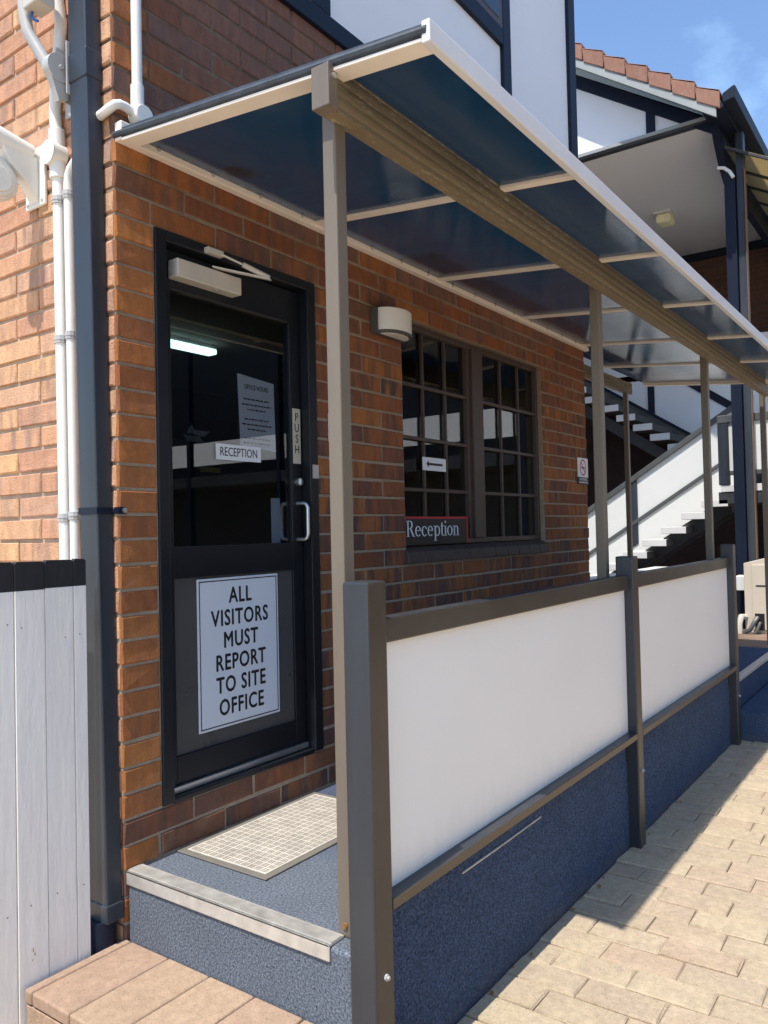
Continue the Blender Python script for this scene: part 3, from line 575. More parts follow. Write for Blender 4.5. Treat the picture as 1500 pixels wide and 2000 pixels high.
# wall lamp
lp = thing('wall_lamp', (1.59, 0, 2.15), 'half-round dark grey wall lamp with white diffuser above the window corner', 'lamp')
def halfdrum(b_, cx, w2, d, z0, z1, a0=0, a1=180, n=18, ins=0.0, yb=-0.002):
    pts = [(cx+(w2-ins)*math.cos(math.radians(a0+(a1-a0)*i/n)), yb-(d-ins)*math.sin(math.radians(a0+(a1-a0)*i/n)), z0) for i in range(n+1)]
    return b_.prism(pts, (0, 0, z1-z0))
b_ = B(); b_.box(1.462, 1.718, -0.045, -0.001, 2.093, 2.218); b_.obj('housing', 'lamp_body', lp, 0.004)
b_ = B(); halfdrum(b_, 1.59, 0.126, 0.082, 2.093, 2.106, yb=-0.0455); b_.obj('lower_rim', 'lamp_body', lp, 0.002, smooth=True)
b_ = B(); halfdrum(b_, 1.59, 0.124, 0.080, 2.1065, 2.216, yb=-0.0455); b_.obj('diffuser', 'lamp_glass', lp, 0.002, smooth=True)
b_ = B(); halfdrum(b_, 1.59, 0.106, 0.062, 2.0895, 2.0928, yb=-0.0455); b_.obj('lower_lens', 'lamp_glass', lp)
tag(B().box(1.118, 1.175, -0.022, -0.001, 1.535, 1.668).obj('doorbell_box', 'pvc', None, 0.004), 'slim white box on the brick wall, mostly hidden behind the first awning post', 'doorbell')
ns = thing('no_smoking_sign', (4.15, 0, 1.44), 'small no smoking sign at the far end of the brick wall', 'sign')
B().box(4.05, 4.25, -0.008, -0.003, 1.50, 1.645).obj('board', 'sign_white', ns); B().box(4.05, 4.25, -0.009, -0.003, 1.443, 1.499).obj('caption_plate', 'black', ns)
b_ = B()
for i in range(24):
    A = [2*math.pi*q/24 for q in (i, i+1)]; P = [(4.15+r*math.cos(a), -0.0085, 1.573+r*math.sin(a)) for r, a in ((0.062, A[0]), (0.062, A[1]), (0.051, A[1]), (0.051, A[0]))]; b_.prism(P, (0, -0.0006, 0))
b_.prism([(4.108, -0.0085, 1.607), (4.116, -0.0085, 1.615), (4.192, -0.0085, 1.539), (4.184, -0.0085, 1.531)], (0, -0.0008, 0)); b_.obj('red_ring', 'red', ns)
b_ = B(); b_.box(4.115, 4.185, -0.0088, -0.0081, 1.565, 1.576); b_.obj('cigarette', 'black', ns)
text_mesh('lettering', 'NO SMOKING', 0.028, 'sign_white', ns, (4.15, -0.0092, 1.482), 0.85)
b_ = B()
for k in range(7): b_.box(4.065+k*0.025, 4.065+k*0.025+0.018, -0.0097, -0.0091, 1.455, 1.464)
b_.obj('print_lines', 'sign_white', ns)
# office things behind the glass
dk = B().box(0.9, 3.3, 1.22, 1.5, 0.02, 1.66).obj('office_cabinet', 'desk', None, 0.005); tag(dk, 'dark cabinet inside the office seen through the door glass', 'cabinet')
pq = B().box(1.44, 1.59, 1.212, 1.219, 1.488, 1.518).obj('brass_plaque', 'brass'); tag(pq, 'little brass plaque on the dark cabinet inside the office', 'plaque')
b_ = B(); b_.prism([(1.345, 1.21, 1.705), (1.38, 1.21, 1.752), (1.392, 1.205, 1.725), (1.50, 1.20, 1.722), (1.468, 1.21, 1.692)], (0, 0.006, 0)); b_.prism([(1.36, 1.23, 1.662), (1.48, 1.23, 1.662), (1.48, 1.26, 1.70), (1.36, 1.26, 1.70)], (0, 0.004, 0.0))
tag(b_.obj('paper_reflection', 'sign_white'), 'crumpled white paper on the dark office cabinet, partly standing in for a reflection', 'paper')  # white shape partly stands in for a bright reflection in the glass
tl = thing('ceiling_light_tube', (2.1, 2.05, 2.5), 'lit fluorescent tube on the office ceiling seen through the door', 'light')
B().box(1.35, 2.34, 2.03, 2.10, 2.47, 2.4995).obj('batten', 'white_metal', tl); B().box(1.36, 2.33, 2.02, 2.11, 2.43, 2.469).obj('diffuser', 'tube', tl, 0.01)

# ================================================================== AWNING
zr = lambda y: 2.475+0.0985*y
AW = thing('awning', (0.1, -0.9, 0.0), 'long flat awning of dark tinted sheets in cream frame along the reception wall', 'awning')
XE = 6.2; RX = [0.0, 1.032, 2.062, 3.092, 4.118, 5.148, XE]; YF = -1.262; YBK = 0.16
def sl_box(b_, x0, x1, y0, y1, d0, d1):
    b_.prism([(x0, y0, zr(y0)+d0), (x0, y1, zr(y1)+d0), (x0, y1, zr(y1)+d1), (x0, y0, zr(y0)+d1)], (x1-x0, 0, 0)); return b_
for i in range(6):
    yb = -0.016 if i < 4 else YBK-0.01
    sl_box(B(), RX[i]+0.012, RX[i+1]+0.008, YF+0.012, yb, 0.031, 0.041).obj('roof_sheet', 'sheet', AW)
for i, x in enumerate(RX):
    yb = -0.041 if i < 4 else YBK
    if i == 0:
        sl_box(B(), 0.003, 0.068, YF+0.0125, -0.041, 0.0, 0.010).obj('edge_rail', 'cream', AW, 0.002)
        sl_box(B(), 0.006, 0.030, YF+0.0125, -0.005, 0.0105, 0.046).obj('edge_channel', 'rubber', AW)
    elif i == 6: sl_box(B(), x-0.02, x+0.02, YF+0.0125, yb, 0.0, 0.046).obj('edge_rail', 'cream', AW, 0.002)
    else: sl_box(B(), x-0.02, x+0.02, YF+0.0125, yb, 0.019, 0.046).obj('rafter', 'cream', AW, 0.002)
    if 0 < i < 6: sl_box(B(), x-0.03, x+0.03, YF+0.013, yb-0.02, 0.058, 0.068).obj('cover_strip', 'rubber', AW)
b_ = B(); b_.box(0.004, 4.262, -0.04, -0.0035, 2.478, 2.543); RR = b_.obj('wall_rail', 'cream', AW, 0.003)
for k in range(17):
    xx = 0.16+k*0.255; b_ = B(); b_.cyl((xx, -0.0405, 2.497), (xx, -0.0445, 2.497), 0.0075, n=8); b_.obj('screw', 'grey_metal', RR)
b_ = B(); b_.tube([(0.006, -0.005, 2.50), (0.006, -0.6, zr(-0.6)+0.024), (0.006, YF-0.004, zr(YF)+0.026)], 0.0125, 8); b_.obj('edge_seal', 'rubber', AW, smooth=True)
b_ = B(); b_.box(0.0, XE+0.02, YF-0.014, YF+0.011, 2.344, 2.402); FA = b_.obj('front_fascia', 'white_metal', AW, 0.003)
rl = B(); rl.cyl((0.445, -0.15, zr(-0.15)+0.044), (0.445, -0.15, zr(-0.15)+0.058), 0.058, 0.054, 24); tag(rl.obj('shadow_disc', 'black', None, 0.002), 'dark round lid added on top of the tinted awning to shade the sheet', 'disc')  # added disc; its shadow makes a dark oval on the sheet
# weathered gutter beam with ribs
def ribbed(x0, x1, y0, y1, z0, z1, name):
    b_ = B(); n = 16; prof = []
    for k in range(n+1):
        zz = z0+(z1-z0)*k/n; prof.append((x0, y0+(0.0024 if k % 4 == 2 else 0.0)-(0.0008 if k % 4 == 0 else 0), zz))
    prof += [(x0, y1, z1), (x0, y1, z0)]; b_.prism(prof, (x1-x0, 0, 0)); return b_.obj(name, 'beam', AW)
ribbed(0.022, XE+0.18, -0.95, -0.902, 2.285, 2.424, 'beam')
ribbed(4.262, 5.70, 0.105, 0.15, 2.34, 2.44, 'rear_beam')
b_ = B(); b_.box(-0.020, 0.0215, -0.966, -0.905, 2.279, 2.396); br = b_.obj('beam_bracket', 'taupe', AW, 0.003)
b_ = B(); b_.cyl((0.003, -0.9662, 2.365), (0.003, -0.972, 2.365), 0.008, n=8); b_.obj('bolt', 'steel', br)
for x in (0.075, 2.12, 4.228, 6.335):
    p = box('post', 'taupe', AW, x, x+0.048, -0.91, -0.862, 0.001, 2.36, 0.004)
    if x < 0.1:
        b_ = B(); b_.cyl((x-0.0005, -0.888, 0.035), (x-0.006, -0.888, 0.035), 0.009, n=8); b_.obj('bolt', 'leaf', p)
box('post', 'taupe', AW, 5.56, 5.605, 0.108, 0.148, 0.001, 2.345, 0.003)

# ================================================================== WHITE SCREEN FENCE
FN = thing('screen_fence', (0.04, -1.0, -0.4), 'low screen of two white panels between charcoal timber posts along the landing', 'fence')
for k, x in enumerate((0.0, 2.108, 4.213)):
    p = box('post', 'charcoal', FN, x, x+(0.084 if k == 0 else 0.078), -1.046, -0.960, -0.42, 0.994 if k == 0 else 0.978, 0.006)
    b_ = B(); zb = -0.045 if k < 2 else -0.07; b_.cyl((x+0.044, -1.0462, zb), (x+0.044, -1.052, zb), 0.009, n=8); b_.cyl((x+0.044, -1.052, zb), (x+0.044, -1.058, zb), 0.005, n=6); b_.obj('bolt', 'grey_metal', p)
for x0, x1 in ((0.085, 2.107), (2.187, 4.212)):
    box('top_rail', 'charcoal_rail', FN, x0, x1, -1.024, -0.972, 0.82, 0.889, 0.005)
    box('panel', 'panel_white', FN, x0+0.002, x1-0.002, -1.001, -0.990, 0.135, 0.8195)
    box('bottom_rail', 'bottom_rail', FN, x0, x1, -1.046, -0.990 if False else -0.9935, 0.112, 0.1345 if False else 0.142, 0.003)
# one charcoal paint; brown reflection of the paving put into the drive-facing sides
for o in FN.children:
    if o.name.split('.')[0] in ('post', 'top_rail', 'bottom_rail'):
        low = o.name.startswith('bottom'); o.data.materials.clear()
        for k in ('charcoal', 'bottom_rail' if low else 'charcoal_bounce'): o.data.materials.append(MT[k])
        for p in o.data.polygons: p.material_index = 1 if p.normal.y < -0.9 else 0
# rear rail on the far side of the landing
b_ = thing('rear_balustrade', (7.0, 0.66, 0.0), 'low white-topped balustrade beyond the end of the brick wall', 'balustrade')
box('rail', 'sun_white', b_, 5.6, 6.8, 0.54, 0.78, 0.545, 0.60, 0.003); box('rail', 'sun_white', b_, 6.85, 8.45, 0.54, 0.78, 0.545, 0.60, 0.003)
for x in (5.7, 6.78, 7.6, 8.3): box('baluster', 'charcoal', b_, x, x+0.06, 0.62, 0.70, -0.01, 0.5445)

# ================================================================== DOWNPIPE, CONDUITS, BRACKETS ON THE LEFT WALL
DP = thing('downpipe', (-0.06, 0.06, -0.4), 'square navy downpipe on the corner of the brick wall', 'downpipe')
def leanbox(b_, z0, z1, g_=0.0):
    L = lambda z: 0.002+0.0185*(z+0.1)
    def rect(z): y = L(z); return [(-0.064-g_, y-g_, z), (-0.003, y-g_, z), (-0.003, y+0.099+g_, z), (-0.064-g_, y+0.099+g_, z)]
    a, c = rect(z0), rect(z1); b_.add(a+c, [(0, 3, 2, 1), (4, 5, 6, 7), (0, 1, 5, 4), (1, 2, 6, 5), (2, 3, 7, 6), (3, 0, 4, 7)]); return b_
leanbox(B(), -0.13, 3.6).obj('pipe', 'navy_pipe', DP, 0.006, 3)
leanbox(B(), 2.70, 2.80, 0.004).obj('collar', 'navy_pipe', DP, 0.005, 3)
b_ = leanbox(B(), 1.205, 1.228, 0.003); b_.box(-0.004, 0.03, -0.004, 0.02, 1.205, 1.228); sp = b_.obj('strap', 'navy', DP, 0.001)
b_ = B(); b_.cyl((0.022, -0.004, 1.2165), (0.022, -0.009, 1.2165), 0.009, n=8); b_.obj('screw', 'steel', sp)
leanbox(B(), -0.145, -0.085, 0.0045).obj('shoe_collar', 'navy_pipe', DP, 0.005, 3)
b_ = B(); b_.cyl((-0.052, 0.056, -0.14), (-0.052, 0.056, -0.26), 0.05, 0.049, n=18); b_.obj('shoe', 'navy', DP, smooth=True)
def conduit(name, pts, r, label, saddles=(), extra=None):
    t_ = thing(name, pts[-1], label, 'conduit', 'white conduits on the brick walls'); B().tube(pts, r, 12).obj('pipe', 'pvc', t_, smooth=True)
    for z, y in saddles:
        b_ = B(); b_.cyl((-0.022, y, z-0.014), (-0.022, y, z+0.014), r+0.004, n=12); b_.cyl((-0.022, y, z-0.004), (-0.022, y, z+0.004), r+0.0055, n=12); b_.box(-0.008, -0.001, y-r-0.02, y+r+0.02, z-0.011, z+0.011); b_.obj('saddle', 'grey_metal', t_, 0.001)
    return t_
t_ = conduit('conduit', [(-0.022, 0.285, 3.35), (-0.022, 0.287, 3.1), (-0.024, 0.26, 2.98), (-0.024, 0.268, 2.9), (-0.022, 0.298, 2.78), (-0.022, 0.306, 2.66), (-0.022, 0.295, 2.55), (-0.022, 0.289, 2.3), (-0.022, 0.274, 0.9), (-0.022, 0.27, -0.35)], 0.0215, 'white conduit with round junction box running down the sunlit side wall', [(2.34, 0.289), (1.836, 0.284), (1.20, 0.277)])
b_ = B(); b_.cyl((-0.001, 0.298, 2.508), (-0.058, 0.298, 2.508), 0.042, n=22); b_.cyl((-0.058, 0.298, 2.508), (-0.063, 0.298, 2.508), 0.044, n=22); b_.cyl((-0.022, 0.292, 2.42), (-0.022, 0.296, 2.60), 0.029, n=14); b_.obj('junction_box', 'pvc', t_, 0.002, smooth=True)
conduit('conduit', [(-0.022, 0.12, 2.455), (-0.022, 0.16, 2.455), (-0.022, 0.185, 2.452), (-0.022, 0.21, 2.435), (-0.022, 0.224, 2.41), (-0.022, 0.228, 2.38), (-0.022, 0.227, 2.3), (-0.022, 0.214, 0.9), (-0.022, 0.21, -0.35)], 0.018, 'white conduit beside the downpipe that bends behind it near the top', [(2.345, 0.2275), (1.842, 0.223), (1.205, 0.217)])
t_ = thing('conduit', (0.086, -0.02, 2.62), 'white conduit rising up the shaded brick wall above the awning corner', 'conduit', 'white conduits on the brick walls')
B().tube([(0.086, -0.022, 3.41), (0.086, -0.022, 2.62)], 0.0185, 12).obj('pipe', 'pvc', t_, smooth=True)
B().tube([(0.086, -0.022, 2.595), (0.06, -0.022, 2.60), (0.035, -0.024, 2.604), (0.012, -0.024, 2.604), (-0.004, -0.018, 2.598), (-0.013, -0.004, 2.588), (-0.014, 0.03, 2.58), (-0.014, 0.06, 2.576)], 0.016, 12).obj('elbow', 'pvc', t_, smooth=True)
b_ = B(); b_.cyl((0.094, -0.002, 2.59), (0.094, -0.05, 2.59), 0.033, n=20); b_.cyl((0.094, -0.05, 2.59), (0.094, -0.055, 2.59), 0.035, n=20); b_.cyl((0.086, -0.022, 2.6), (0.086, -0.022, 2.70), 0.0235, n=12); b_.obj('junction_box', 'pvc', t_, 0.001, smooth=True)
# white bracket with ridged round head
t_ = thing('floodlight', (-0.05, 0.45, 2.45), 'white wall bracket arm carrying a ridged round fitting over the fence', 'lamp')
b_ = B(); b_.box(-0.014, -0.001, 0.392, 0.520, 2.362, 2.585); b_.obj('plate', 'pvc', t_, 0.004)
b_ = B(); b_.prism([(-0.014, 0.43, 2.375), (-0.014, 0.43, 2.54), (-0.15, 0.43, 2.545), (-0.125, 0.43, 2.49), (-0.06, 0.43, 2.44)], (0, 0.055, 0)); b_.tube([(-0.03, 0.455, 2.555), (-0.16, 0.46, 2.575), (-0.30, 0.49, 2.60)], [0.035, 0.042, 0.045], 12); b_.obj('arm', 'pvc', t_, 0.004, smooth=True)
b_ = B(); b_.cyl((-0.016, 0.39, 2.536), (-0.016, 0.325, 2.523), 0.024, n=12); b_.obj('cable_gland', 'pvc', t_, smooth=True)
hd = B()
for k, (r0, d0) in enumerate(((0.085, 0.0), (0.074, 0.014), (0.06, 0.026), (0.044, 0.034))): hd.cyl((-0.165, 0.47-d0-0.016, 2.425-d0*0.4), (-0.165, 0.47-d0, 2.425-d0*0.4), r0, n=28)
hd.obj('head', 'pvc', t_, 0.002, smooth=True)
b_ = B()
for y_, z_ in ((0.41, 2.38), (0.505, 2.38), (0.41, 2.565)): b_.cyl((-0.0142, y_, z_), (-0.017, y_, z_), 0.006, n=8)
b_.obj('screws', 'grey_metal', t_)
# grey dish mount
t_ = thing('dish_mount', (-0.06, 0.15, 2.7), 'grey curved metal dish mount bolted to the wall beside the downpipe', 'bracket')
b_ = B(); b_.box(-0.008, -0.001, 0.115, 0.265, 2.635, 2.86); b_.box(-0.075, -0.008, 0.150, 0.156, 2.665, 2.85); b_.box(-0.075, -0.008, 0.212, 0.218, 2.665, 2.85); b_.obj('wall_plate', 'grey_metal', t_, 0.002)
b_ = B(); b_.cyl((-0.085, 0.168, 2.755), (-0.085, 0.205, 2.755), 0.05, n=22); b_.cyl((-0.085, 0.160, 2.755), (-0.085, 0.225, 2.755), 0.008, n=8); b_.prism([(-0.125, 0.172, 2.735), (-0.05, 0.172, 2.735), (-0.055, 0.172, 2.655), (-0.09, 0.172, 2.64)], (0, 0.028, 0)); b_.obj('pivot', 'grey_metal', t_, 0.001, smooth=True)
b_ = B(); b_.tube([(-0.085, 0.195, 2.70), (-0.10, 0.215, 2.765), (-0.12, 0.255, 2.84), (-0.135, 0.285, 2.90), (-0.14, 0.30, 2.98), (-0.14, 0.305, 3.08), (-0.135, 0.305, 3.3)], 0.021, 12); b_.obj('arm', 'grey_metal', t_, smooth=True)
b_ = B(); b_.box(-0.16, -0.09, 0.19, 0.275, 2.965, 3.12); b_.obj('receiver_box', 'closer', t_, 0.004)
b_ = B(); b_.tube([(-0.13, 0.265, 2.968), (-0.135, 0.262, 2.945), (-0.13, 0.248, 2.93), (-0.125, 0.238, 2.926)], 0.005, 6); b_.obj('cable_stub', 'blue_wire', t_)

# ================================================================== PALING FENCE
PF = thing('paling_fence', (-0.6, 0.05, -0.4), 'white painted paling fence with a black band along its top', 'fence')
edges = [-1.56]+[-1.456+0.1*k for k in range(12)]+[-0.256, -0.156, -0.108]
rr = random.Random(11)
for k in range(len(edges)-1):
    a, c = edges[k]+0.002, edges[k+1]-0.0015; dy = rr.uniform(-0.003, 0.003) if c < -0.2 else (0.0 if c < -0.05 else 0.006); zt = 1.058+rr.uniform(-0.004, 0.004); zb = 0.969+rr.uniform(-0.002, 0.002)
    b_ = B(); b_.box(a, c, 0.026+dy, 0.044+dy, -0.422, zb, 0); b_.prism([(a, 0.0255+dy, zb), (c, 0.0255+dy, zb), (c, 0.0255+dy, zt-0.004), (c-0.008, 0.0255+dy, zt), (a+0.006, 0.0255+dy, zt+0.002), (a, 0.0255+dy, zt-0.004)], (0, 0.0185, 0), 1)
    p = b_.obj('paling', ['fence_white', 'fence_black'], PF, 0.0015)
    if -0.36 < a < -0.30:
        st_ = B()
        for (dx, z_, q) in ((0.045, -0.125, 0.006), (0.05, -0.14, 0.0045), (0.043, -0.155, 0.003)): st_.cyl((a+dx, 0.0262+dy, z_), (a+dx+0.001, 0.0254+dy, z_), q, n=7)
        st_.obj('rusty_knot', 'leaf', p)
    if a > -0.5:
        b_ = B()
        for z_ in (0.84, -0.01):
            xx = a+rr.uniform(0.015, max(0.02, c-a-0.02)); z_ += rr.uniform(-0.03, 0.03); b_.cyl((xx, 0.0262+dy, z_), (xx, 0.0250+dy, z_), 0.0024, n=6)
        b_.obj('nail_heads', 'mat_rib', p)
box('rail', 'fence_white', PF, -1.56, -0.13, 0.052, 0.09, 0.80, 0.88); box('rail', 'fence_white', PF, -1.56, -0.13, 0.052, 0.09, -0.05, 0.03)

# ================================================================== ACCOMMODATION BLOCK BEHIND
AB = thing('accommodation_block', (10, 1, -0.4), 'far gabled white and navy block with tiled roof and first-floor verandah', 'building')
sl = 0.692
gz = lambda y: 6.965-(1.552-y)*0.674       # underside of the verge on the gable wall
b_ = B(); b_.prism([(8.085, -0.12, 5.86), (8.085, 4.4, 5.86), (8.085, 4.4, gz(4.4)), (8.085, -0.12, gz(-0.12))], (0.1, 0, 0)); b_.obj('gable_wall', 'render_white', AB)
b_ = B(); b_.prism([(8.062, -0.2, gz(-0.2)-0.17), (8.062, 4.4, gz(4.4)-0.17), (8.062, 4.4, gz(4.4)-0.005), (8.062, -0.2, gz(-0.2)-0.005)], (0.022, 0, 0)); b_.obj('timber_board', 'navy', AB)
b_ = B(); b_.box(8.063, 8.084, 0.505, 0.612, 5.861, 6.18); b_.obj('timber_board', 'navy', AB)
# roof plane and verge
vz = lambda y: 5.935+(y+0.315)*0.7115
b_ = B(); b_.prism([(7.72, -0.30, vz(-0.30)-0.06), (7.72, 4.6, vz(4.6)-0.06), (7.72, 4.6, vz(4.6)-0.10), (7.72, -0.30, vz(-0.30)-0.10)], (7, 0, 0)); b_.obj('roof', 'barge', AB)
b_ = B(); b_.prism([(7.715, -0.27, vz(-0.27)-0.30), (7.715, 4.6, vz(4.6)-0.30), (7.715, 4.6, vz(4.6)-0.20), (7.715, -0.27, vz(-0.27)-0.20)], (0.03, 0, 0)); b_.obj('barge_board', 'barge', AB)
b_ = B(); b_.prism([(7.74, -0.27, vz(-0.27)-0.30), (7.74, 4.6, vz(4.6)-0.30), (7.74, 4.6, vz(4.6)-0.12), (7.74, -0.27, vz(-0.27)-0.12)], (0.025, 0, 0)); b_.obj('verge_bedding', 'dark_steel', AB)
yv = -0.315
for k in range(13):
    y0, y1 = yv, yv+0.247; lift = 0.022
    b_ = B(); b_.prism([(7.70, y0, vz(y0)-0.19), (7.70, y1, vz(y1)-0.21), (7.70, y1+0.012, vz(y1)-0.03), (7.70, y0, vz(y0)+lift)], (0.03, 0, 0)); b_.prism([(7.70, y0, vz(y0)+lift), (7.70, y1+0.012, vz(y1)-0.03), (7.70, y1+0.012, vz(y1)-0.055), (7.70, y0, vz(y0)-0.01)], (0.35, 0, 0)); b_.obj('verge_tile', 'tile', AB, 0.008)
    yv += 0.262
b_ = B()
for i in range(9):
    for k in range(14): y0 = -0.315+k*0.262; b_.prism([(8.06+i*0.33, y0, vz(y0)+0.02), (8.06+i*0.33, y0+0.27, vz(y0+0.27)-0.03), (8.06+i*0.33, y0+0.27, vz(y0+0.27)-0.05), (8.06+i*0.33, y0, vz(y0)-0.005)], (0.32, 0, 0))
kind(b_.obj('roof_tiles', 'tile', AB), 'stuff')
b_ = B(); b_.prism([(7.70, -0.345, 5.80), (7.70, -0.47, 5.82), (7.70, -0.48, 5.95), (7.70, -0.455, 5.955), (7.70, -0.345, 5.90)], (7, 0, 0)); b_.obj('gutter', 'navy', AB, 0.004)
b_ = B(); b_.box(7.73, 14.7, -0.345, -0.12, 5.76, 5.80); b_.obj('eave_soffit', 'navy', AB)
b_ = B(); b_.prism([(8.14, -0.11, 5.80), (8.14, -0.11, 5.86), (13.0, -0.11, 5.86), (13.0, -0.11, 5.30), (8.75, -0.11, 5.30), (8.5, -0.11, 5.42), (8.28, -0.11, 5.62)], (0, -0.09, 0)); b_.obj('verandah_beam', 'navy', AB)
b_ = B(); b_.box(8.145, 12.76, -0.105, 4.4, 5.80, 5.858); CE = b_.obj('ceiling', 'ceiling', AB)
b_ = B(); b_.box(8.05, 8.144, -0.11, 4.4, 5.80, 5.828); b_.obj('edge_flashing', 'dark_steel', AB); b_ = B(); b_.box(8.03, 8.08, -0.11, 4.4, 5.829, 5.868); b_.obj('flashing_cap', 'barge', AB)
b_ = B(); b_.box(10.40, 10.70, 1.0, 1.22, 5.64, 5.775); lt = b_.obj('ceiling_lamp', 'lens_yellow', AB, 0.045, 4); b_ = B(); b_.box(10.38, 10.72, 0.98, 1.24, 5.776, 5.7995); b_.obj('lamp_base', 'white_metal', lt)
# upper brick wall below the ceiling
BW = B().box(12.708, 12.9, -1.0, 4.4, -0.4, 5.80).obj('verandah_wall', 'mortar_far', AB)
items = []; j = 0
while 2.3+j*PITCH < 5.66:
    z = 2.3+j*PITCH
    for a, b in cut_course(-0.9, 2.6, [], z, 0.0 if j % 2 else LEN/2):
        items.append(((12.70, (a+b)/2, z+PITCH/2), (b-a)-0.012, PITCH-0.013, 'brick_far', z > 3.6 and a < 1.5))
    j += 1
lay_wall(BW, items, None, -math.pi/2, 260)
b_ = B(); b_.box(12.66, 12.699, -1.0, 4.4, 5.67, 5.799); b_.obj('timber_board', 'navy', AB)
# main navy verandah post with pipe beside it
b_ = B(); b_.box(8.40, 8.56, -0.305, -0.185, -0.11, 5.30); b_.obj('verandah_post', 'navy', AB, 0.006)
b_ = B(); b_.box(8.44, 8.56, -0.40, -0.312, -0.11, 5.76); b_.obj('downpipe', 'navy_pipe', AB, 0.01)
b_ = B(); b_.box(8.42, 8.5, -0.412, -0.402, -0.11, 5.30); b_.obj('cover_strip', 'wood_brown', AB)
b_ = B(); b_.tube([(8.36, -0.13, 5.36), (8.36, -0.2, 5.34), (8.36, -0.26, 5.28), (8.36, -0.30, 5.20)], 0.02, 8); b_.obj('cable_loop', 'pvc', AB, smooth=True)
# white stair wall and navy boards behind the flights
sz = lambda y: 3.63-(2.78-y)*0.652       # top edge of the upper stringer on the far side
b_ = B(); b_.prism([(11.5, 3.6, 4.1), (11.5, 3.6, 3.9), (11.5, 0.3, sz(0.3)-0.2), (11.5, -1.2, 1.9), (11.5, -1.2, 3.9), (11.5, 1.0, 4.1)], (0.06, 0, 0)); b_.obj('stair_wall', 'shade_white', AB)
b_ = B(); b_.box(11.475, 11.499, 1.63, 1.735, 2.85, 4.1); b_.obj('timber_board', 'navy', AB)
b_ = B(); b_.prism([(11.476, 1.5, 3.75), (11.476, 1.5, 3.61), (11.476, 0.0, 2.53), (11.476, 0.0, 2.67)], (0.022, 0, 0)); b_.obj('timber_board', 'navy', AB)
b_ = B(); b_.box(11.5, 12.7, -1.2, 4.4, 3.5, 3.6); b_.obj('shade_slab', 'dark_steel', AB)  # slab added over the stair recess to keep it dark
b_ = B(); b_.box(8.0, 14.5, 3.9, 4.05, -0.4, 5.79); b_.obj('side_wall', 'brick_far', AB)
# tan translucent awning on the right
TA = thing('tan_awning', (9.2, -0.4, 5.4), 'tan translucent awning sheets below the far navy gutter', 'awning')
for k, x in enumerate((8.37, 9.13, 9.75, 10.4, 11.05, 11.7)):
    x1 = (9.12, 9.74, 10.39, 11.04, 11.69, 12.3)[k]; b_ = B(); b_.prism([(x, -0.21, 5.60), (x1, -0.21, 5.60), (x1, -1.5, 4.86), (x, -1.5, 4.86)], (0, 0, 0.008)); b_.obj('sheet', 'tan', TA)
    b_ = B(); b_.prism([(x-0.025, -0.21, 5.595), (x+0.012, -0.21, 5.595), (x+0.012, -1.5, 4.855), (x-0.025, -1.5, 4.855)], (0, 0, -0.03)); b_.obj('batten', 'dark_steel', TA)
# lower flight
def tread(par, x0, x1, y0, y1, z0, z1):
    b_ = B().box(x0, x1, y0, y1, z0, z1); b_.mi = [1, 0, 1, 1, 1, 0]; return b_.obj('tread', ['tread', 'tread_under'], par, 0.005)
LF = thing('stair_flight', (9.1, 1.0, -0.4), 'lower sunlit stair flight with white balustrade rising to the landing', 'staircase', 'open-riser stair flights')
tr = [(1.41, 0.24), (1.264, 0.483), (1.09, 0.741), (0.933, 0.986), (0.777, 1.235), (0.62, 1.485), (0.463, 1.735), (0.306, 1.985), (0.15, 2.235), (-0.007, 2.485), (-0.164, 2.735)]
for z, y1 in tr: tread(LF, 8.6, 9.44, y1-0.312, y1, z-0.085, z)
b_ = B(); b_.prism([(8.92, 2.9, -0.4), (8.92, 2.6, -0.4), (8.92, -0.05, 1.26), (8.92, -0.05, 1.48)], (0.08, 0, 0)); b_.obj('stringer', 'dark_steel', LF)
b_ = B(); b_.prism([(9.38, 2.9, -0.4), (9.38, 2.6, -0.4), (9.38, -0.05, 1.26), (9.38, -0.05, 1.48)], (0.06, 0, 0)); b_.obj('stringer', 'dark_steel', LF)
pz = lambda y: 1.307+(2.021-y)*0.645
b_ = B(); b_.prism([(9.50, 3.4, pz(3.4)-0.56), (9.50, 0.0, pz(0.0)-0.56), (9.50, 0.0, pz(0.0)), (9.50, 3.4, pz(3.4))], (0.03, 0, 0)); b_.obj('panel', 'sun_white', LF)
b_ = B(); b_.prism([(9.495, 3.4, pz(3.4)-1.05), (9.495, 0.0, pz(0.0)-1.05), (9.495, 0.0, pz(0.0)-0.60), (9.495, 3.4, pz(3.4)-0.60)], (0.03, 0, 0)); b_.obj('skirt_panel', 'sun_white', LF)
b_ = B(); b_.prism([(9.46, 3.4, pz(3.4)), (9.46, 0.0, pz(0.0)), (9.46, 0.0, pz(0.0)+0.085), (9.46, 3.4, pz(3.4)+0.085)], (0.09, 0, 0)); b_.obj('top_rail', 'rail_grey', LF, 0.008)
b_ = B(); b_.prism([(9.47, 3.4, pz(3.4)-0.605), (9.47, 0.0, pz(0.0)-0.605), (9.47, 0.0, pz(0.0)-0.55), (9.47, 3.4, pz(3.4)-0.55)], (0.06, 0, 0)); b_.obj('bottom_rail', 'rail_grey', LF, 0.005)
for y in (1.31, 2.55): b_ = B(); b_.prism([(9.48, y, pz(y)-0.9), (9.48, y+0.11, pz(y+0.11)-0.9), (9.48, y+0.11, pz(y+0.11)), (9.48, y, pz(y))], (0.018, 0, 0)); b_.obj('baluster_post', 'navy_pipe', LF)
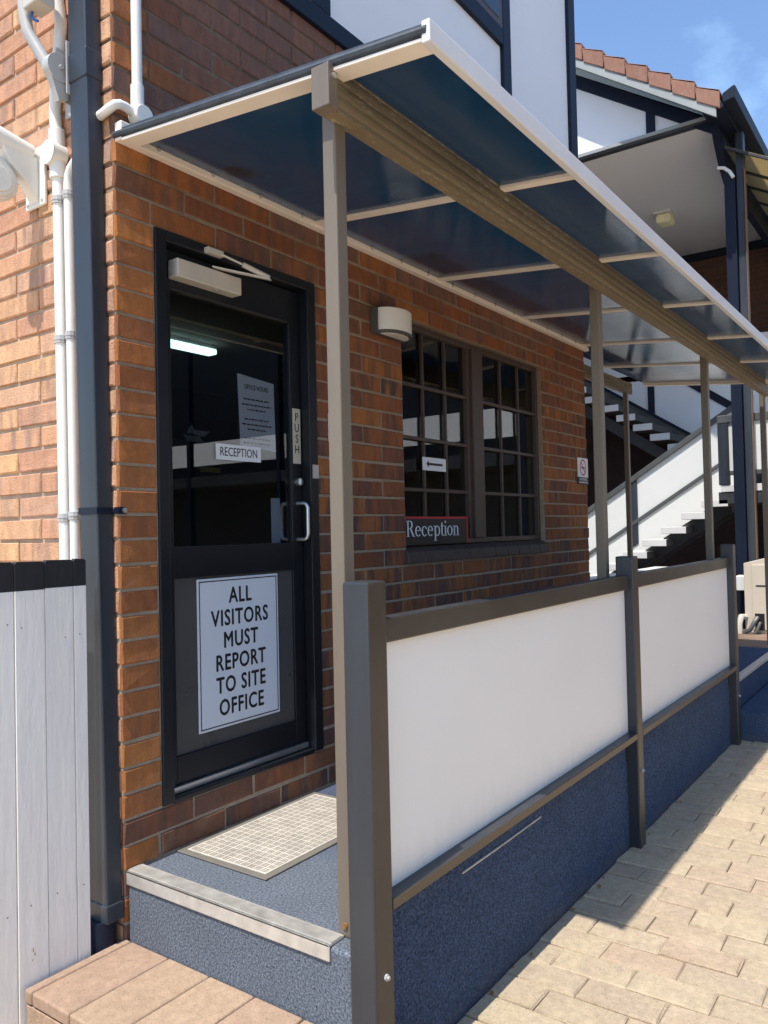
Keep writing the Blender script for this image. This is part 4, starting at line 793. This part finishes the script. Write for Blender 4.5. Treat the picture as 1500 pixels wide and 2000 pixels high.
# upper flight
UF = thing('stair_flight', (10.8, 1.5, 1.5), 'upper shaded stair flight seen from below, doubling back behind the brick corner', 'staircase', 'open-riser stair flights')
z, y = 3.29, 2.58
for k in range(11): tread(UF, 10.2, 11.3, y-0.295, y-0.005, z-0.10, z); z -= 0.166; y -= 0.249
b_ = B(); b_.prism([(11.31, 2.9, sz(2.9)), (11.31, 0.0, sz(0.0)), (11.31, 0.0, sz(0.0)-0.34), (11.31, 2.9, sz(2.9)-0.34)], (0.05, 0, 0)); b_.obj('stringer', 'rail_grey', UF)
b_ = B(); b_.prism([(11.28, 2.9, sz(2.9)+0.055), (11.28, 0.0, sz(0.0)+0.055), (11.28, 0.0, sz(0.0)+0.003), (11.28, 2.9, sz(2.9)+0.003)], (0.09, 0, 0)); b_.obj('rail', 'navy', UF)
b_ = B(); b_.prism([(10.62, 2.9, 3.36), (10.62, 0.0, 1.43), (10.62, 0.0, 1.23), (10.62, 2.9, 3.16)], (0.1, 0, 0)); b_.obj('stringer', 'dark_steel', UF)
# dark brick below the upper flight
SP = B(); SP.box(11.52, 11.6, -1.2, 3.88, -0.4, 1.9); SP.prism([(11.52, 3.88, 1.9), (11.52, -0.3, 1.9), (11.52, 0.3, sz(0.3)-0.25), (11.52, 3.6, 3.85), (11.52, 3.88, 3.85)], (0.08, 0, 0)); SP.obj('undercroft_wall', 'undercroft', AB)
# stair landing with balustrade
SLd = thing('stair_landing', (9.5, -0.6, 1.5), 'sunlit half landing with white balustrade panels and dark slab edge', 'landing')
box('slab', 'dark_steel', SLd, 8.6, 11.2, -1.8, 0.03, 1.36, 1.50); box('floor', 'tread', SLd, 8.59, 11.2, -1.8, 0.0, 1.501, 1.585, 0.004)
b_ = B(); b_.box(8.60, 8.63, -1.8, -0.105, 1.755, 2.335); b_.obj('panel', 'sun_white', SLd)
box('top_rail', 'rail_grey', SLd, 8.575, 8.65, -1.8, 0.02, 2.336, 2.43, 0.006); box('bottom_rail', 'rail_grey', SLd, 8.585, 8.64, -1.8, -0.105, 1.70, 1.754, 0.004)
box('post', 'navy_pipe', SLd, 8.58, 8.645, -0.103, 0.02, 1.586, 2.335, 0.004); box('panel', 'sun_white', SLd, 11.15, 11.18, -1.8, -0.05, 1.6, 2.3)
# air conditioner
AC = thing('air_conditioner', (8.2, -0.9, -0.109), 'beige steel air conditioning cabinet with pipes at its base', 'air conditioner')
b_ = B(); b_.prism([(8.0, -0.345, -0.109), (8.0, -1.45, -0.109), (8.0, -1.45, 0.72), (8.0, -0.545, 0.72), (8.0, -0.345, 0.668)], (0.36, 0, 0)); b_.obj('cabinet', 'ac', AC, 0.006)
b_ = B(); b_.box(7.984, 7.9995, -1.40, -0.43, -0.07, 0.652); b_.obj('door_panel', 'ac', AC, 0.004)
b_ = B(); b_.box(7.980, 7.9838, -1.3, -0.47, 0.411, 0.426); b_.obj('grip_slot', 'dark_steel', AC); b_ = B(); b_.box(7.9795, 7.9836, -0.55, -0.452, -0.075, 0.11); b_.obj('service_opening', 'black', AC)
b_ = B(); b_.tube([(8.0, -0.48, 0.055), (7.945, -0.48, 0.065), (7.90, -0.46, 0.02), (7.89, -0.415, -0.065), (7.90, -0.33, -0.11)], 0.024, 8); b_.tube([(7.99, -0.51, 0.0), (7.935, -0.51, 0.01), (7.90, -0.49, -0.055), (7.89, -0.46, -0.11)], 0.018, 8); b_.obj('pipes', 'rail_grey', AC, smooth=True)
b_ = B(); b_.tube([(8.01, -0.35, 0.065), (7.92, -0.32, 0.075), (7.87, -0.31, 0.0), (7.86, -0.31, -0.11)], 0.033, 8); b_.obj('hose', 'closer', AC, smooth=True)
b_ = B(); b_.box(8.06, 8.36, -0.335, -0.22, 0.355, 0.515); tag(b_.obj('meter_box', 'sun_white', None, 0.006), 'small white box fixed beside the beige air conditioning cabinet', 'box')
# wing along the drive that the glass reflects
WG = thing('walkway_wing', (9.5, -8, -0.4), 'long brick wing with white walkway parapets across the drive', 'building')
box('wall', 'dark_steel', WG, 10.4, 10.8, -22, -2.6, -0.4, 6.2); box('slab', 'dark_steel', WG, 8.9, 10.4, -22, -2.6, 2.05, 2.25); box('roof', 'tile', WG, 8.5, 12, -22, -2.4, 6.2, 6.5)
yy = -2.6
while yy > -21: box('parapet_panel', 'white_gloss', WG, 8.9, 8.95, yy-2.3, yy-0.1, 2.46, 2.9); box('post', 'navy', WG, 8.88, 9.0, yy-0.09, yy+0.0, -0.4, 6.2); yy -= 2.4
# dark carport roof opposite
CP = thing('opposite_carport', (3, -14, -0.4), 'dark brown carport across the drive behind the camera', 'building')
box('wall', 'brick_far', CP, -4, 8, -16.3, -16, -0.4, 5.6); box('roof', 'dark_steel', CP, -4.5, 8.4, -16, -13, 5.0, 5.2)

# ================================================================== SMALL LITTER
lf = B(); rr = random.Random(9)
def leaf(b_, x, y, z, s, a):
    c, s_ = math.cos(a), math.sin(a); P = [(-1, 0, 0.0), (-.3, .35, .12), (.5, .3, .2), (1, 0, .05), (.4, -.3, .15), (-.4, -.35, .1)]
    b_.prism([(x+s*(px*c-py*s_), y+s*(px*s_+py*c), z+s*pz) for px, py, pz in P], (0, 0, 0.0008))
for k in range(26):
    xx = rr.choice([rr.uniform(4.22, 4.35), rr.uniform(0.45, 1.1), rr.uniform(1.2, 4.2)]); leaf(lf, xx, -1.0-abs(rr.gauss(0, 0.022)), -0.3985, rr.uniform(0.008, 0.02), rr.uniform(0, 6))
for k in range(14): leaf(lf, rr.uniform(-0.46, -0.35), rr.uniform(-0.08, 0.02), -0.4235, rr.uniform(0.01, 0.022), rr.uniform(0, 6))
kind(lf.obj('leaf_litter', 'leaf'), 'stuff')
